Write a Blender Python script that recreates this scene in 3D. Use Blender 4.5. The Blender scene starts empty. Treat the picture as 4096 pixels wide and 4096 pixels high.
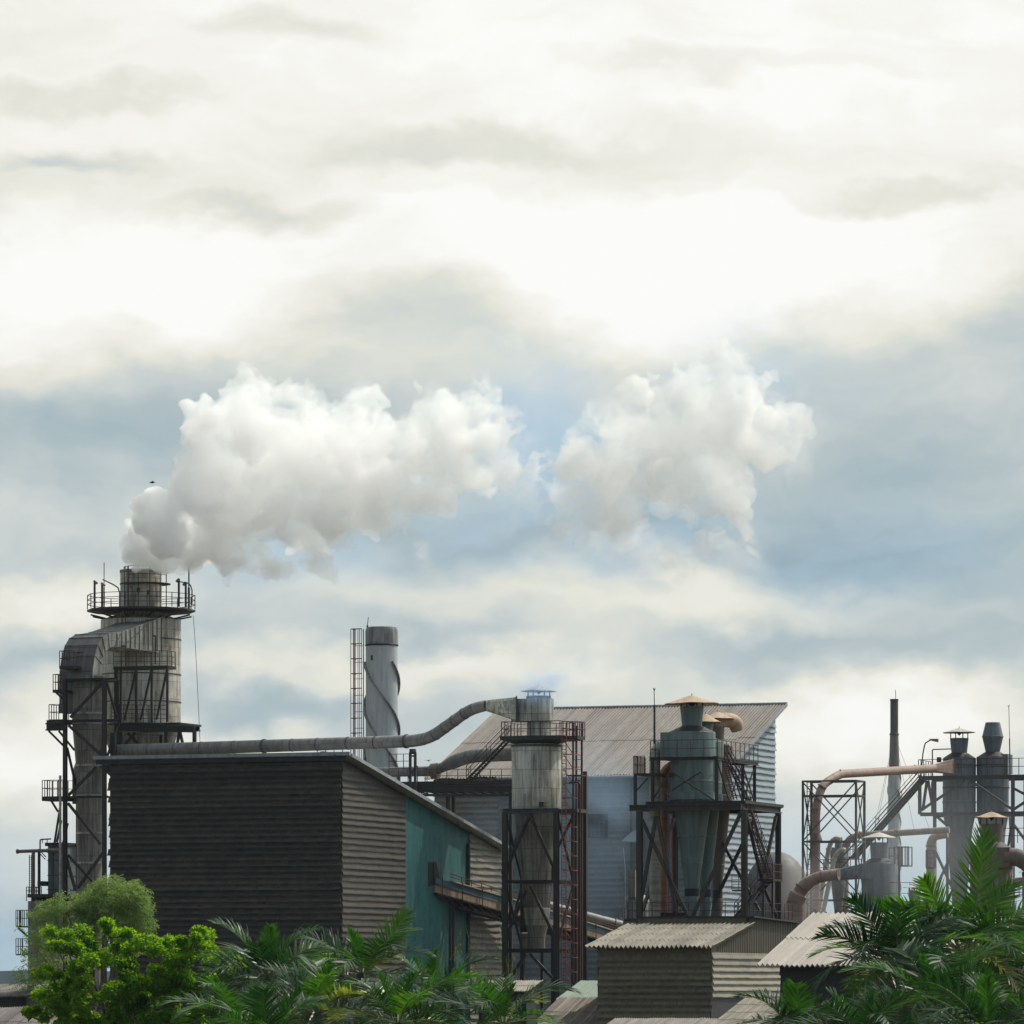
import bpy, math, random
from mathutils import Vector, Matrix, noise
R = math.radians
sc = bpy.context.scene
COL = sc.collection

# ------------------------------------------------------------------ camera, sky, sun, exposure
F = 20480.0        # focal length in photo pixels (photo is 4096 wide)
HY = 3950.0        # photo row of the horizon
CZ = 14.0          # eye height in metres
cam_d = bpy.data.cameras.new("camera")
cam = bpy.data.objects.new("camera", cam_d)
COL.objects.link(cam)
cam.location = (0, 0, CZ)
cam.rotation_euler = (R(90), 0, 0)
cam_d.sensor_width = 36.0
cam_d.lens = 36.0 * F / 4096.0
cam_d.shift_y = (HY - 2048.0) / 4096.0
cam_d.clip_start = 1.0
cam_d.clip_end = 30000.0
sc.camera = cam

SUN_EL, SUN_AZ = 52.0, 58.0      # azimuth from +Y towards +X
sun_d = bpy.data.lights.new("sun", 'SUN')
sun_d.energy = 3.2
sun_d.angle = R(0.6)
sun_d.color = (1.0, 0.90, 0.76)
sun = bpy.data.objects.new("sun", sun_d)
COL.objects.link(sun)
sdir = Vector((math.cos(R(SUN_EL)) * math.sin(R(SUN_AZ)), math.cos(R(SUN_EL)) * math.cos(R(SUN_AZ)), math.sin(R(SUN_EL))))
sun.rotation_euler = (-sdir).to_track_quat('-Z', 'Y').to_euler()
sun.location = (60, 200, 120)

sc.view_settings.view_transform = 'Standard'
sc.view_settings.look = 'None'
sc.view_settings.exposure = 0.0
sc.view_settings.gamma = 1.0
sc.render.engine = 'CYCLES'
cy = sc.cycles
cy.max_bounces = 30
cy.diffuse_bounces = 3
cy.glossy_bounces = 3
cy.transmission_bounces = 4
cy.transparent_max_bounces = 16
cy.volume_bounces = 28
cy.volume_step_rate = 0.5
cy.use_denoising = True
cy.sample_clamp_indirect = 6.0

W = bpy.data.worlds.new("World")
sc.world = W
W.use_nodes = True
wt = W.node_tree
wt.nodes.clear()


def N(tree, typ, **kw):
    n = tree.nodes.new(typ)
    ins = kw.pop('ins', {})
    for a, v in kw.items():
        setattr(n, a, v)
    for a, v in ins.items():
        if hasattr(v, 'is_output'):
            tree.links.new(v, n.inputs[a])
        else:
            n.inputs[a].default_value = v
    return n


def math_n(t, op, a, b=None, c=None, clamp=False):
    n = t.nodes.new('ShaderNodeMath')
    n.operation = op
    n.use_clamp = clamp
    for i, v in enumerate((a, b, c)):
        if v is None:
            continue
        if hasattr(v, 'is_output'):
            t.links.new(v, n.inputs[i])
        else:
            n.inputs[i].default_value = v
    return n.outputs[0]


def vmath(t, op, a, b=None, c=None, out=0):
    n = t.nodes.new('ShaderNodeVectorMath')
    n.operation = op
    for i, v in enumerate((a, b, c)):
        if v is None:
            continue
        if hasattr(v, 'is_output'):
            t.links.new(v, n.inputs[i])
        else:
            n.inputs[i].default_value = v
    return n.outputs[out]


def ramp(t, fac, stops, interp='LINEAR'):
    n = t.nodes.new('ShaderNodeValToRGB')
    n.color_ramp.interpolation = interp
    el = n.color_ramp.elements
    while len(el) > 1:
        el.remove(el[-1])
    el[0].position, el[0].color = stops[0][0], (*stops[0][1], 1)
    for p, c in stops[1:]:
        e = el.new(p)
        e.color = (*c, 1)
    t.links.new(fac, n.inputs[0])
    return n.outputs[0]


def mixc(t, fac, a, b, mode='MIX'):
    n = t.nodes.new('ShaderNodeMix')
    n.data_type = 'RGBA'
    n.blend_type = mode
    for i, v in ((0, fac), (6, a), (7, b)):
        if hasattr(v, 'is_output'):
            t.links.new(v, n.inputs[i])
        elif i == 0:
            n.inputs[0].default_value = v
        else:
            n.inputs[i].default_value = (*v, 1)
    return n.outputs[2]


def maprange(t, v, a, b, c=0.0, d=1.0):
    return N(t, 'ShaderNodeMapRange', interpolation_type='SMOOTHSTEP', ins={0: v, 1: a, 2: b, 3: c, 4: d}).outputs[0]


def build_sky():
    t = wt
    tc = N(t, 'ShaderNodeTexCoord')
    sep = N(t, 'ShaderNodeSeparateXYZ', ins={0: tc.outputs['Generated']})
    y = math_n(t, 'MAXIMUM', math_n(t, 'ABSOLUTE', sep.outputs[1]), 0.02)
    # cloud sheet coordinates in kilo-pixels of the view to the north
    u = math_n(t, 'MULTIPLY_ADD', math_n(t, 'DIVIDE', sep.outputs[0], y), 20.48, 2.048)
    v = math_n(t, 'MULTIPLY_ADD', math_n(t, 'DIVIDE', sep.outputs[2], y), -20.48, 3.95)
    u = math_n(t, 'MAXIMUM', math_n(t, 'MINIMUM', u, 8.0), -4.0)
    v = math_n(t, 'MAXIMUM', v, -0.7)
    P0 = N(t, 'ShaderNodeCombineXYZ', ins={0: u, 1: v}).outputs[0]
    # stretch horizontally, then warp the coordinates with two sizes of noise
    Ps = vmath(t, 'MULTIPLY', P0, (0.62, 1.0, 1.0))
    w1 = N(t, 'ShaderNodeTexNoise', ins={'Vector': Ps, 'Scale': 1.7, 'Detail': 4.0, 'Roughness': 0.5})
    w2 = N(t, 'ShaderNodeTexNoise', ins={'Vector': vmath(t, 'ADD', Ps, (7.3, 1.9, 0)), 'Scale': 5.5, 'Detail': 5.0, 'Roughness': 0.55})
    d1 = vmath(t, 'MULTIPLY', vmath(t, 'SUBTRACT', w1.outputs['Color'], (0.5, 0.5, 0.5)), (0.75, 0.5, 0))
    d2 = vmath(t, 'MULTIPLY', vmath(t, 'SUBTRACT', w2.outputs['Color'], (0.5, 0.5, 0.5)), (0.34, 0.24, 0))
    P = vmath(t, 'ADD', vmath(t, 'ADD', P0, d1), d2)
    # (cx, cy, rx, ry, weight, softness) in kilo-pixels
    blobs = [
        (2.0, 0.15, 6.5, 1.45, 0.44), (3.4, 0.0, 3.2, 1.6, 0.08),
        (1.15, 0.10, 0.7, 0.10, -0.25), (1.8, 0.58, 0.8, 0.11, -0.28), (1.0, 0.84, 0.6, 0.085, -0.24), (0.3, 0.4, 0.7, 0.07, -0.2), (2.9, 0.3, 0.9, 0.07, -0.18), (3.6, 0.75, 0.6, 0.07, -0.2), (0.3, 0.62, 0.5, 0.06, -0.2),
        (2.6, 0.62, 0.8, 0.2, -0.12), (0.5, 0.75, 1.0, 0.25, -0.08),
        (2.3, 0.93, 1.5, 0.33, 0.16), (0.6, 1.0, 1.6, 0.35, 0.16), (0.35, 1.25, 1.1, 0.38, 0.42), (3.1, 1.05, 1.7, 0.38, 0.3),
        (1.75, 1.36, 1.25, 0.36, 0.08), (2.6, 1.2, 0.9, 0.3, 0.2), (1.75, 1.28, 0.75, 0.22, -0.11), (1.0, 1.2, 0.7, 0.2, 0.1),
        (0.45, 1.74, 1.25, 0.33, -0.17), (1.5, 1.5, 0.8, 0.2, 0.07), (0.2, 2.05, 0.8, 0.25, 0.06),
        (3.75, 1.55, 0.95, 0.5, -0.03), (3.55, 2.1, 1.25, 0.42, -0.20), (3.3, 2.3, 1.0, 0.22, -0.12),
        (2.2, 2.15, 0.85, 0.34, -0.20), (1.35, 2.15, 0.55, 0.2, -0.12),
        (0.15, 2.38, 0.8, 0.22, 0.3), (2.3, 2.42, 1.7, 0.17, 0.22), (3.2, 2.45, 0.9, 0.12, 0.16),
        (0.2, 2.58, 0.7, 0.17, -0.16), (1.8, 2.53, 0.6, 0.13, -0.18), (3.7, 2.6, 1.1, 0.23, -0.14),
        (0.95, 2.85, 0.55, 0.12, -0.18), (0.35, 2.78, 0.7, 0.2, 0.16), (1.3, 2.68, 0.9, 0.16, 0.24), (2.3, 2.68, 0.9, 0.2, 0.2),
        (3.5, 2.92, 0.9, 0.28, 0.52), (0.1, 3.05, 0.75, 0.26, 0.44), (0.95, 2.98, 0.6, 0.1, 0.2),
        (3.3, 3.3, 1.0, 0.22, 0.14), (3.6, 3.62, 1.1, 0.24, -0.08), (0.1, 3.4, 0.5, 0.22, 0.14), (0.0, 3.78, 0.9, 0.24, -0.22),
    ]
    acc = None
    for cx, cy_, rx, ry, wgt in blobs:
        q = vmath(t, 'MULTIPLY_ADD', P, (1 / rx, 1 / ry, 0), (-cx / rx, -cy_ / ry, 0))
        ln = vmath(t, 'LENGTH', q, out=1)
        m = N(t, 'ShaderNodeMapRange', interpolation_type='SMOOTHSTEP', ins={0: ln, 1: 0.12, 2: 1.15, 3: wgt, 4: 0.0}).outputs[0]
        acc = m if acc is None else math_n(t, 'ADD', acc, m)
    fine = N(t, 'ShaderNodeTexNoise', ins={'Vector': vmath(t, 'ADD', vmath(t, 'MULTIPLY', P, (0.45, 1.15, 1.0)), (3.1, 0, 2.0)), 'Scale': 3.4, 'Detail': 8.0, 'Roughness': 0.55}).outputs[0]
    bright = math_n(t, 'ADD', math_n(t, 'ADD', acc, 0.455), math_n(t, 'MULTIPLY', math_n(t, 'SUBTRACT', fine, 0.5), 0.46))
    k = 10.0     # the background strength is 0.1
    cl = lambda r, g, b: tuple(((c / 255.0 + 0.055) / 1.055) ** 2.4 * k for c in (r, g, b))
    SKYCOL = [None]
    CLOUDCOL = ramp(t, bright, [(0.0, cl(138, 163, 179)), (0.18, cl(158, 179, 189)), (0.36, cl(182, 195, 198)), (0.52, cl(204, 211, 209)),
                           (0.68, cl(228, 228, 217)), (0.86, cl(244, 243, 236)), (1.03, cl(252, 252, 249))])
    # clearer blue openings in the cloud sheet
    blue = None
    for cx, cy_, rx, ry, wgt in ((2.1, 1.8, 0.42, 0.5, 0.75), (2.35, 2.15, 0.9, 0.26, 0.55), (3.0, 1.5, 0.5, 0.3, 0.6), (1.2, 2.25, 0.7, 0.2, 0.4), (3.4, 2.2, 0.8, 0.3, 0.3), (3.5, 3.5, 1.2, 0.4, 0.5), (0.1, 3.6, 0.8, 0.4, 0.5)):
        q = vmath(t, 'MULTIPLY_ADD', P, (1 / rx, 1 / ry, 0), (-cx / rx, -cy_ / ry, 0))
        m = N(t, 'ShaderNodeMapRange', interpolation_type='SMOOTHSTEP', ins={0: vmath(t, 'LENGTH', q, out=1), 1: 0.15, 2: 1.15, 3: wgt, 4: 0.0}).outputs[0]
        blue = m if blue is None else math_n(t, 'MAXIMUM', blue, m)
    SKYCOL[0] = mixc(t, math_n(t, 'MULTIPLY', blue, maprange(t, fine, 0.3, 0.6)), CLOUDCOL, cl(168, 200, 222))
    # cloud near the sun, out of view: glow added to brighten plume and scene
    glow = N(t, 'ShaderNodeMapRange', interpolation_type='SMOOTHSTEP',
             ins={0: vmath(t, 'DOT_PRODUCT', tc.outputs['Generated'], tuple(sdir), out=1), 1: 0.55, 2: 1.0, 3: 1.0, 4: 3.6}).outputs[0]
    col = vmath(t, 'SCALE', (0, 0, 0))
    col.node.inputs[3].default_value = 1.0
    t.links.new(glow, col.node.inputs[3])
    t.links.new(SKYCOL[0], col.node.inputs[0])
    sky = N(t, 'ShaderNodeTexSky', sky_type='NISHITA', sun_disc=False, sun_elevation=R(SUN_EL), sun_rotation=R(SUN_AZ),
            altitude=50.0, air_density=1.0, dust_density=2.0, ozone_density=1.0)
    # the overcast lies to the north; behind the camera and overhead the sky is more open
    cover = N(t, 'ShaderNodeMapRange', interpolation_type='SMOOTHSTEP', ins={0: sep.outputs[1], 1: -0.6, 2: 0.35, 3: 0.3, 4: 1.0}).outputs[0]
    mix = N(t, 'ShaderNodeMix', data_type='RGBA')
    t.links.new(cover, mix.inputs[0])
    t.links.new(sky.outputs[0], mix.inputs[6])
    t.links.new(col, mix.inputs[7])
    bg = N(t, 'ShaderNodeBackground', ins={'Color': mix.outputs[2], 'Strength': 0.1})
    out = N(t, 'ShaderNodeOutputWorld', ins={'Surface': bg.outputs[0]})


build_sky()
W.cycles.sampling_method = 'MANUAL'
W.cycles.sample_map_resolution = 1024

# ------------------------------------------------------------------ materials
MATS = {}


def new_mat(name):
    m = bpy.data.materials.new(name)
    m.use_nodes = True
    t = m.node_tree
    b = t.nodes['Principled BSDF']
    MATS[name] = m
    return m, t, b


def weathered(name, base, dirt, rust=(0.11, 0.045, 0.022), dirt_amt=0.6, rust_amt=0.25, rough=0.6, metal=0.0, panels=None,
              isl=0.0, streak=1.0, bump=0.15, spec=0.3):
    """Painted or bare sheet metal with vertical run marks, dirt patches, rust and optional panel joints (from UV in metres)."""
    m, t, b = new_mat(name)
    uv = N(t, 'ShaderNodeUVMap').outputs[0]
    pos = N(t, 'ShaderNodeNewGeometry')
    st = vmath(t, 'MULTIPLY', uv, (2.4 * streak, 0.22, 1))
    off = vmath(t, 'ADD', st, vmath(t, 'MULTIPLY', pos.outputs['Position'], (0.05, 0.05, 0.0)))
    n1 = N(t, 'ShaderNodeTexNoise', ins={'Vector': off, 'Scale': 1.3, 'Detail': 6.0, 'Roughness': 0.62}).outputs[0]
    n2 = N(t, 'ShaderNodeTexNoise', ins={'Vector': pos.outputs['Position'], 'Scale': 0.55, 'Detail': 6.0, 'Roughness': 0.6}).outputs[0]
    n3 = N(t, 'ShaderNodeTexNoise', ins={'Vector': pos.outputs['Position'], 'Scale': 2.3, 'Detail': 5.0, 'Roughness': 0.65}).outputs[0]
    f1 = math_n(t, 'MULTIPLY', maprange(t, n1, 0.38, 0.68), dirt_amt)
    c = mixc(t, f1, base, dirt)
    c = mixc(t, math_n(t, 'MULTIPLY', maprange(t, n2, 0.45, 0.68), dirt_amt * 0.6), c, dirt)
    rf = math_n(t, 'MULTIPLY', maprange(t, math_n(t, 'MULTIPLY_ADD', n1, 0.5, math_n(t, 'MULTIPLY', n3, 0.5)), 0.52, 0.64), rust_amt)
    c = mixc(t, rf, c, rust)
    if panels:
        pw, ph = panels
        br = N(t, 'ShaderNodeTexBrick', offset=0.5, squash=1.0,
               ins={'Vector': uv, 'Color1': (0.78, 0.78, 0.78, 1), 'Color2': (1.12, 1.12, 1.12, 1), 'Mortar': (0.42, 0.40, 0.38, 1), 'Scale': 1.0,
                    'Mortar Size': 0.022, 'Mortar Smooth': 0.4, 'Bias': 0.0, 'Brick Width': pw, 'Row Height': ph})
        c = mixc(t, 1.0, c, br.outputs[0], 'MULTIPLY')
    if isl > 0:
        ri = pos.outputs['Random Per Island']
        v = math_n(t, 'MULTIPLY_ADD', ri, isl, 1.0 - isl * 0.5)
        comb = N(t, 'ShaderNodeCombineColor', ins={0: v, 1: v, 2: v}).outputs[0]
        c = mixc(t, 1.0, c, comb, 'MULTIPLY')
    t.links.new(c, b.inputs['Base Color'])
    b.inputs['Metallic'].default_value = metal
    b.inputs['Specular IOR Level'].default_value = spec
    rr = math_n(t, 'MULTIPLY_ADD', n3, 0.3, rough - 0.15)
    t.links.new(rr, b.inputs['Roughness'])
    if bump:
        bp = N(t, 'ShaderNodeBump', ins={'Strength': bump, 'Distance': 0.05, 'Height': n3})
        t.links.new(bp.outputs[0], b.inputs['Normal'])
    return m


weathered('cladding', (0.58, 0.56, 0.48), (0.17, 0.15, 0.115), rust=(0.2, 0.115, 0.06), dirt_amt=0.85, rust_amt=0.55, panels=(1.5, 1.35), rough=0.5, metal=0.1)
weathered('soot_cladding', (0.29, 0.265, 0.215), (0.085, 0.078, 0.068), dirt_amt=0.75, rust_amt=0.35, panels=(1.5, 1.6))
weathered('duct_top', (0.17, 0.158, 0.15), (0.085, 0.078, 0.074), dirt_amt=0.6, rust_amt=0.2, panels=(1.5, 1.9))
weathered('dark_steel', (0.044, 0.037, 0.031), (0.02, 0.017, 0.015), rust=(0.055, 0.028, 0.02), dirt_amt=0.6, rust_amt=0.5)
weathered('olive_steel', (0.06, 0.054, 0.04), (0.028, 0.024, 0.019), rust=(0.05, 0.03, 0.02), dirt_amt=0.6, rust_amt=0.4)
weathered('grey_steel', (0.085, 0.087, 0.085), (0.042, 0.042, 0.042), rust=(0.1, 0.055, 0.045), dirt_amt=0.5, rust_amt=0.5)
weathered('rail_steel', (0.085, 0.05, 0.042), (0.035, 0.022, 0.02), rust=(0.12, 0.05, 0.035), dirt_amt=0.5, rust_amt=0.6)
weathered('red_steel', (0.30, 0.10, 0.07), (0.12, 0.05, 0.04), dirt_amt=0.5, rust_amt=0.5)
weathered('white_stack', (0.47, 0.50, 0.51), (0.25, 0.265, 0.27), dirt_amt=0.4, rust_amt=0.08, rough=0.6)
weathered('stack_band', (0.27, 0.28, 0.27), (0.09, 0.09, 0.09), dirt_amt=0.8, rust_amt=0.25)
weathered('blue_grey_paint', (0.165, 0.225, 0.215), (0.095, 0.125, 0.122), dirt_amt=0.75, rust_amt=0.2, rough=0.5)
weathered('twin_paint', (0.16, 0.185, 0.20), (0.075, 0.085, 0.095), dirt_amt=0.75, rust_amt=0.22, rough=0.55)
weathered('brown_paint', (0.19, 0.145, 0.115), (0.10, 0.085, 0.075), dirt_amt=0.6, rust_amt=0.4)
weathered('pink_pipe', (0.31, 0.215, 0.175), (0.16, 0.115, 0.10), dirt_amt=0.55, rust_amt=0.2)
weathered('orange_pipe', (0.36, 0.165, 0.075), (0.17, 0.085, 0.05), dirt_amt=0.5, rust_amt=0.3)
weathered('beige_pipe', (0.42, 0.40, 0.34), (0.17, 0.16, 0.13), dirt_amt=0.7, rust_amt=0.15)
weathered('grey_pipe', (0.27, 0.255, 0.235), (0.12, 0.112, 0.105), dirt_amt=0.6, rust_amt=0.15, panels=(6.0, 4.4), rough=0.45, metal=0.3)
weathered('tan_cap', (0.43, 0.31, 0.205), (0.27, 0.19, 0.13), dirt_amt=0.5, rust_amt=0.2)
weathered('pale_cap', (0.46, 0.43, 0.38), (0.28, 0.25, 0.22), dirt_amt=0.5, rust_amt=0.2)
weathered("dark_siding", (0.064, 0.053, 0.039), (0.016, 0.0155, 0.0145), rust=(0.045, 0.05, 0.03), dirt_amt=0.6, rust_amt=0.3, isl=0.5, streak=0.25)
weathered('brown_siding', (0.058, 0.049, 0.036), (0.028, 0.025, 0.021), rust=(0.06, 0.055, 0.042), dirt_amt=0.65, rust_amt=0.4, isl=0.4)
weathered('pale_siding', (0.17, 0.152, 0.12), (0.08, 0.073, 0.06), rust=(0.12, 0.11, 0.09), dirt_amt=0.6, rust_amt=0.3, isl=0.35)
weathered('shed_siding', (0.15, 0.13, 0.082), (0.075, 0.068, 0.046), rust=(0.05, 0.055, 0.04), dirt_amt=0.6, rust_amt=0.3, isl=0.3)
weathered('lit_siding', (0.24, 0.21, 0.155), (0.13, 0.118, 0.088), rust=(0.12, 0.1, 0.07), dirt_amt=0.5, rust_amt=0.25, isl=0.3)  # paler copy of shed_siding; sunlight is put into the colour
weathered('teal_wall', (0.026, 0.128, 0.122), (0.02, 0.082, 0.083), rust=(0.03, 0.04, 0.04), dirt_amt=0.8, rust_amt=0.55, streak=0.6)
weathered('grey_wall', (0.155, 0.185, 0.197), (0.105, 0.128, 0.138), rust=(0.1, 0.125, 0.14), dirt_amt=0.6, rust_amt=0.2, isl=0.12)
weathered('green_grey_wall', (0.165, 0.16, 0.13), (0.105, 0.105, 0.095), rust=(0.08, 0.08, 0.07), dirt_amt=0.5, rust_amt=0.3, isl=0.2)
weathered('side_wall', (0.27, 0.32, 0.355), (0.2, 0.235, 0.265), rust=(0.24, 0.25, 0.26), dirt_amt=0.5, rust_amt=0.2, isl=0.15)  # lighter version of grey_wall, the sunlit side put into the colour
weathered('grey_roof', (0.125, 0.106, 0.093), (0.066, 0.055, 0.048), rust=(0.16, 0.115, 0.09), dirt_amt=0.75, rust_amt=0.5, streak=0.4, isl=0.22)
weathered('light_roof', (0.33, 0.295, 0.255), (0.22, 0.20, 0.178), rust=(0.25, 0.215, 0.18), dirt_amt=0.5, rust_amt=0.35, isl=0.15)
weathered('tan_roof', (0.215, 0.185, 0.138), (0.115, 0.105, 0.085), rust=(0.13, 0.12, 0.1), dirt_amt=0.75, rust_amt=0.35, isl=0.25)
weathered('brown_roof', (0.20, 0.17, 0.145), (0.085, 0.073, 0.064), rust=(0.14, 0.1, 0.08), dirt_amt=0.65, rust_amt=0.35, isl=0.25)
weathered('green_roof', (0.19, 0.25, 0.20), (0.13, 0.165, 0.135), dirt_amt=0.5, rust_amt=0.1)
weathered('roof_edge', (0.30, 0.325, 0.34), (0.16, 0.17, 0.175), dirt_amt=0.6, rust_amt=0.15)
weathered('olive_panel', (0.088, 0.078, 0.052), (0.055, 0.05, 0.038), rust=(0.1, 0.075, 0.045), dirt_amt=0.5, rust_amt=0.3)
weathered('shed_dark', (0.035, 0.034, 0.035), (0.018, 0.018, 0.019), rust=(0.03, 0.035, 0.03), dirt_amt=0.6, rust_amt=0.3)
weathered('dome_shaded', (0.115, 0.118, 0.115), (0.075, 0.077, 0.075), dirt_amt=0.6, rust_amt=0.2, rough=0.55)  # darker than tank_paint: shade on the dome is put into the colour
weathered('old_roof', (0.11, 0.095, 0.085), (0.055, 0.048, 0.043), rust=(0.09, 0.065, 0.05), dirt_amt=0.7, rust_amt=0.4, isl=0.4)
weathered('tank_paint', (0.20, 0.195, 0.185), (0.13, 0.126, 0.12), dirt_amt=0.5, rust_amt=0.15, rough=0.5)
weathered('belt_blue', (0.055, 0.115, 0.15), (0.04, 0.07, 0.085), dirt_amt=0.5, rust_amt=0.2)
weathered('belt_tan', (0.34, 0.26, 0.175), (0.17, 0.13, 0.095), dirt_amt=0.6, rust_amt=0.4)
weathered('bark', (0.10, 0.085, 0.065), (0.05, 0.042, 0.034), dirt_amt=0.7, rust_amt=0.2)
weathered('hole_shade', (0.008, 0.009, 0.010), (0.005, 0.005, 0.006), dirt_amt=0.5, rust_amt=0.0)  # shade inside the conveyor entry, painted near black
weathered('bird_feathers', (0.05, 0.05, 0.055), (0.03, 0.03, 0.03), dirt_amt=0.4, rust_amt=0.0)
weathered('rusty_chimney', (0.25, 0.225, 0.21), (0.11, 0.095, 0.09), rust=(0.16, 0.085, 0.06), dirt_amt=0.6, rust_amt=0.7)
weathered('dark_chimney', (0.15, 0.14, 0.14), (0.06, 0.055, 0.058), dirt_amt=0.6, rust_amt=0.3)
weathered('hill_forest', (0.018, 0.026, 0.026), (0.012, 0.018, 0.02), dirt_amt=0.5, rust_amt=0.0, rough=0.95, spec=0.0)
weathered('earth', (0.13, 0.105, 0.075), (0.07, 0.075, 0.04), dirt_amt=0.7, rust_amt=0.1, rough=0.95, spec=0.0)


def leaf_mat(name, base, trans, rough=0.35, tw=0.4, var=0.5, spec=0.5, tint=None):
    m, t, b = new_mat(name)
    g = N(t, 'ShaderNodeNewGeometry')
    ri = g.outputs['Random Per Island']
    n = N(t, 'ShaderNodeTexNoise', ins={'Vector': g.outputs['Position'], 'Scale': 0.9, 'Detail': 4.0}).outputs[0]
    f = math_n(t, 'MULTIPLY_ADD', ri, 0.6, math_n(t, 'MULTIPLY', n, 0.4))
    c = mixc(t, f, tuple(x * (1 - var) for x in base), tuple(min(1, x * (1 + var)) for x in (tint or base)))
    t.links.new(c, b.inputs['Base Color'])
    b.inputs['Roughness'].default_value = rough
    b.inputs['Specular IOR Level'].default_value = spec
    tr = N(t, 'ShaderNodeBsdfTranslucent')
    ct = mixc(t, f, tuple(x * (1 - var * 0.6) for x in trans), tuple(min(1, x * (1 + var * 0.6)) for x in trans))
    t.links.new(ct, tr.inputs['Color'])
    ms = N(t, 'ShaderNodeMixShader', ins={0: tw, 1: b.outputs[0], 2: tr.outputs[0]})
    t.links.new(ms.outputs[0], t.nodes['Material Output'].inputs['Surface'])
    return m


leaf_mat('palm_leaf', (0.020, 0.062, 0.008), (0.065, 0.25, 0.006), rough=0.33, tw=0.25, spec=0.25)
leaf_mat('palm_leaf_dark', (0.016, 0.046, 0.016), (0.025, 0.11, 0.01), rough=0.42, tw=0.2, spec=0.13)
leaf_mat('palm_leaf_bright', (0.026, 0.075, 0.01), (0.09, 0.25, 0.008), rough=0.34, tw=0.42, spec=0.25)
leaf_mat('palm_leaf_dead', (0.12, 0.085, 0.045), (0.16, 0.10, 0.04), rough=0.6, tw=0.2, spec=0.1)
leaf_mat('palm_leaf_yellow', (0.10, 0.13, 0.015), (0.34, 0.40, 0.03), rough=0.35, tw=0.4)
leaf_mat('bright_leaf', (0.03, 0.12, 0.002), (0.34, 0.60, 0.002), rough=0.5, tw=0.48, var=0.6, spec=0.25)
leaf_mat('willow_leaf', (0.13, 0.20, 0.065), (0.36, 0.54, 0.09), rough=0.55, tw=0.35, var=0.4, spec=0.2)
leaf_mat('weed_leaf', (0.14, 0.16, 0.04), (0.4, 0.42, 0.05), rough=0.6, tw=0.4, var=0.4, spec=0.2)
leaf_mat('frond_stem', (0.15, 0.16, 0.07), (0.1, 0.1, 0.04), rough=0.4, tw=0.05, var=0.3)

# ------------------------------------------------------------------ mesh helpers
TH = R(20.0)
CT, ST = math.cos(TH), math.sin(TH)
BACK = Vector((ST, CT, 0))
RIGHT = Vector((CT, -ST, 0))
UP = Vector((0, 0, 1))


def px(x, y, D):
    return Vector(((x - 2048.0) / F * D, D, CZ + (HY - y) / F * D))


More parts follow.
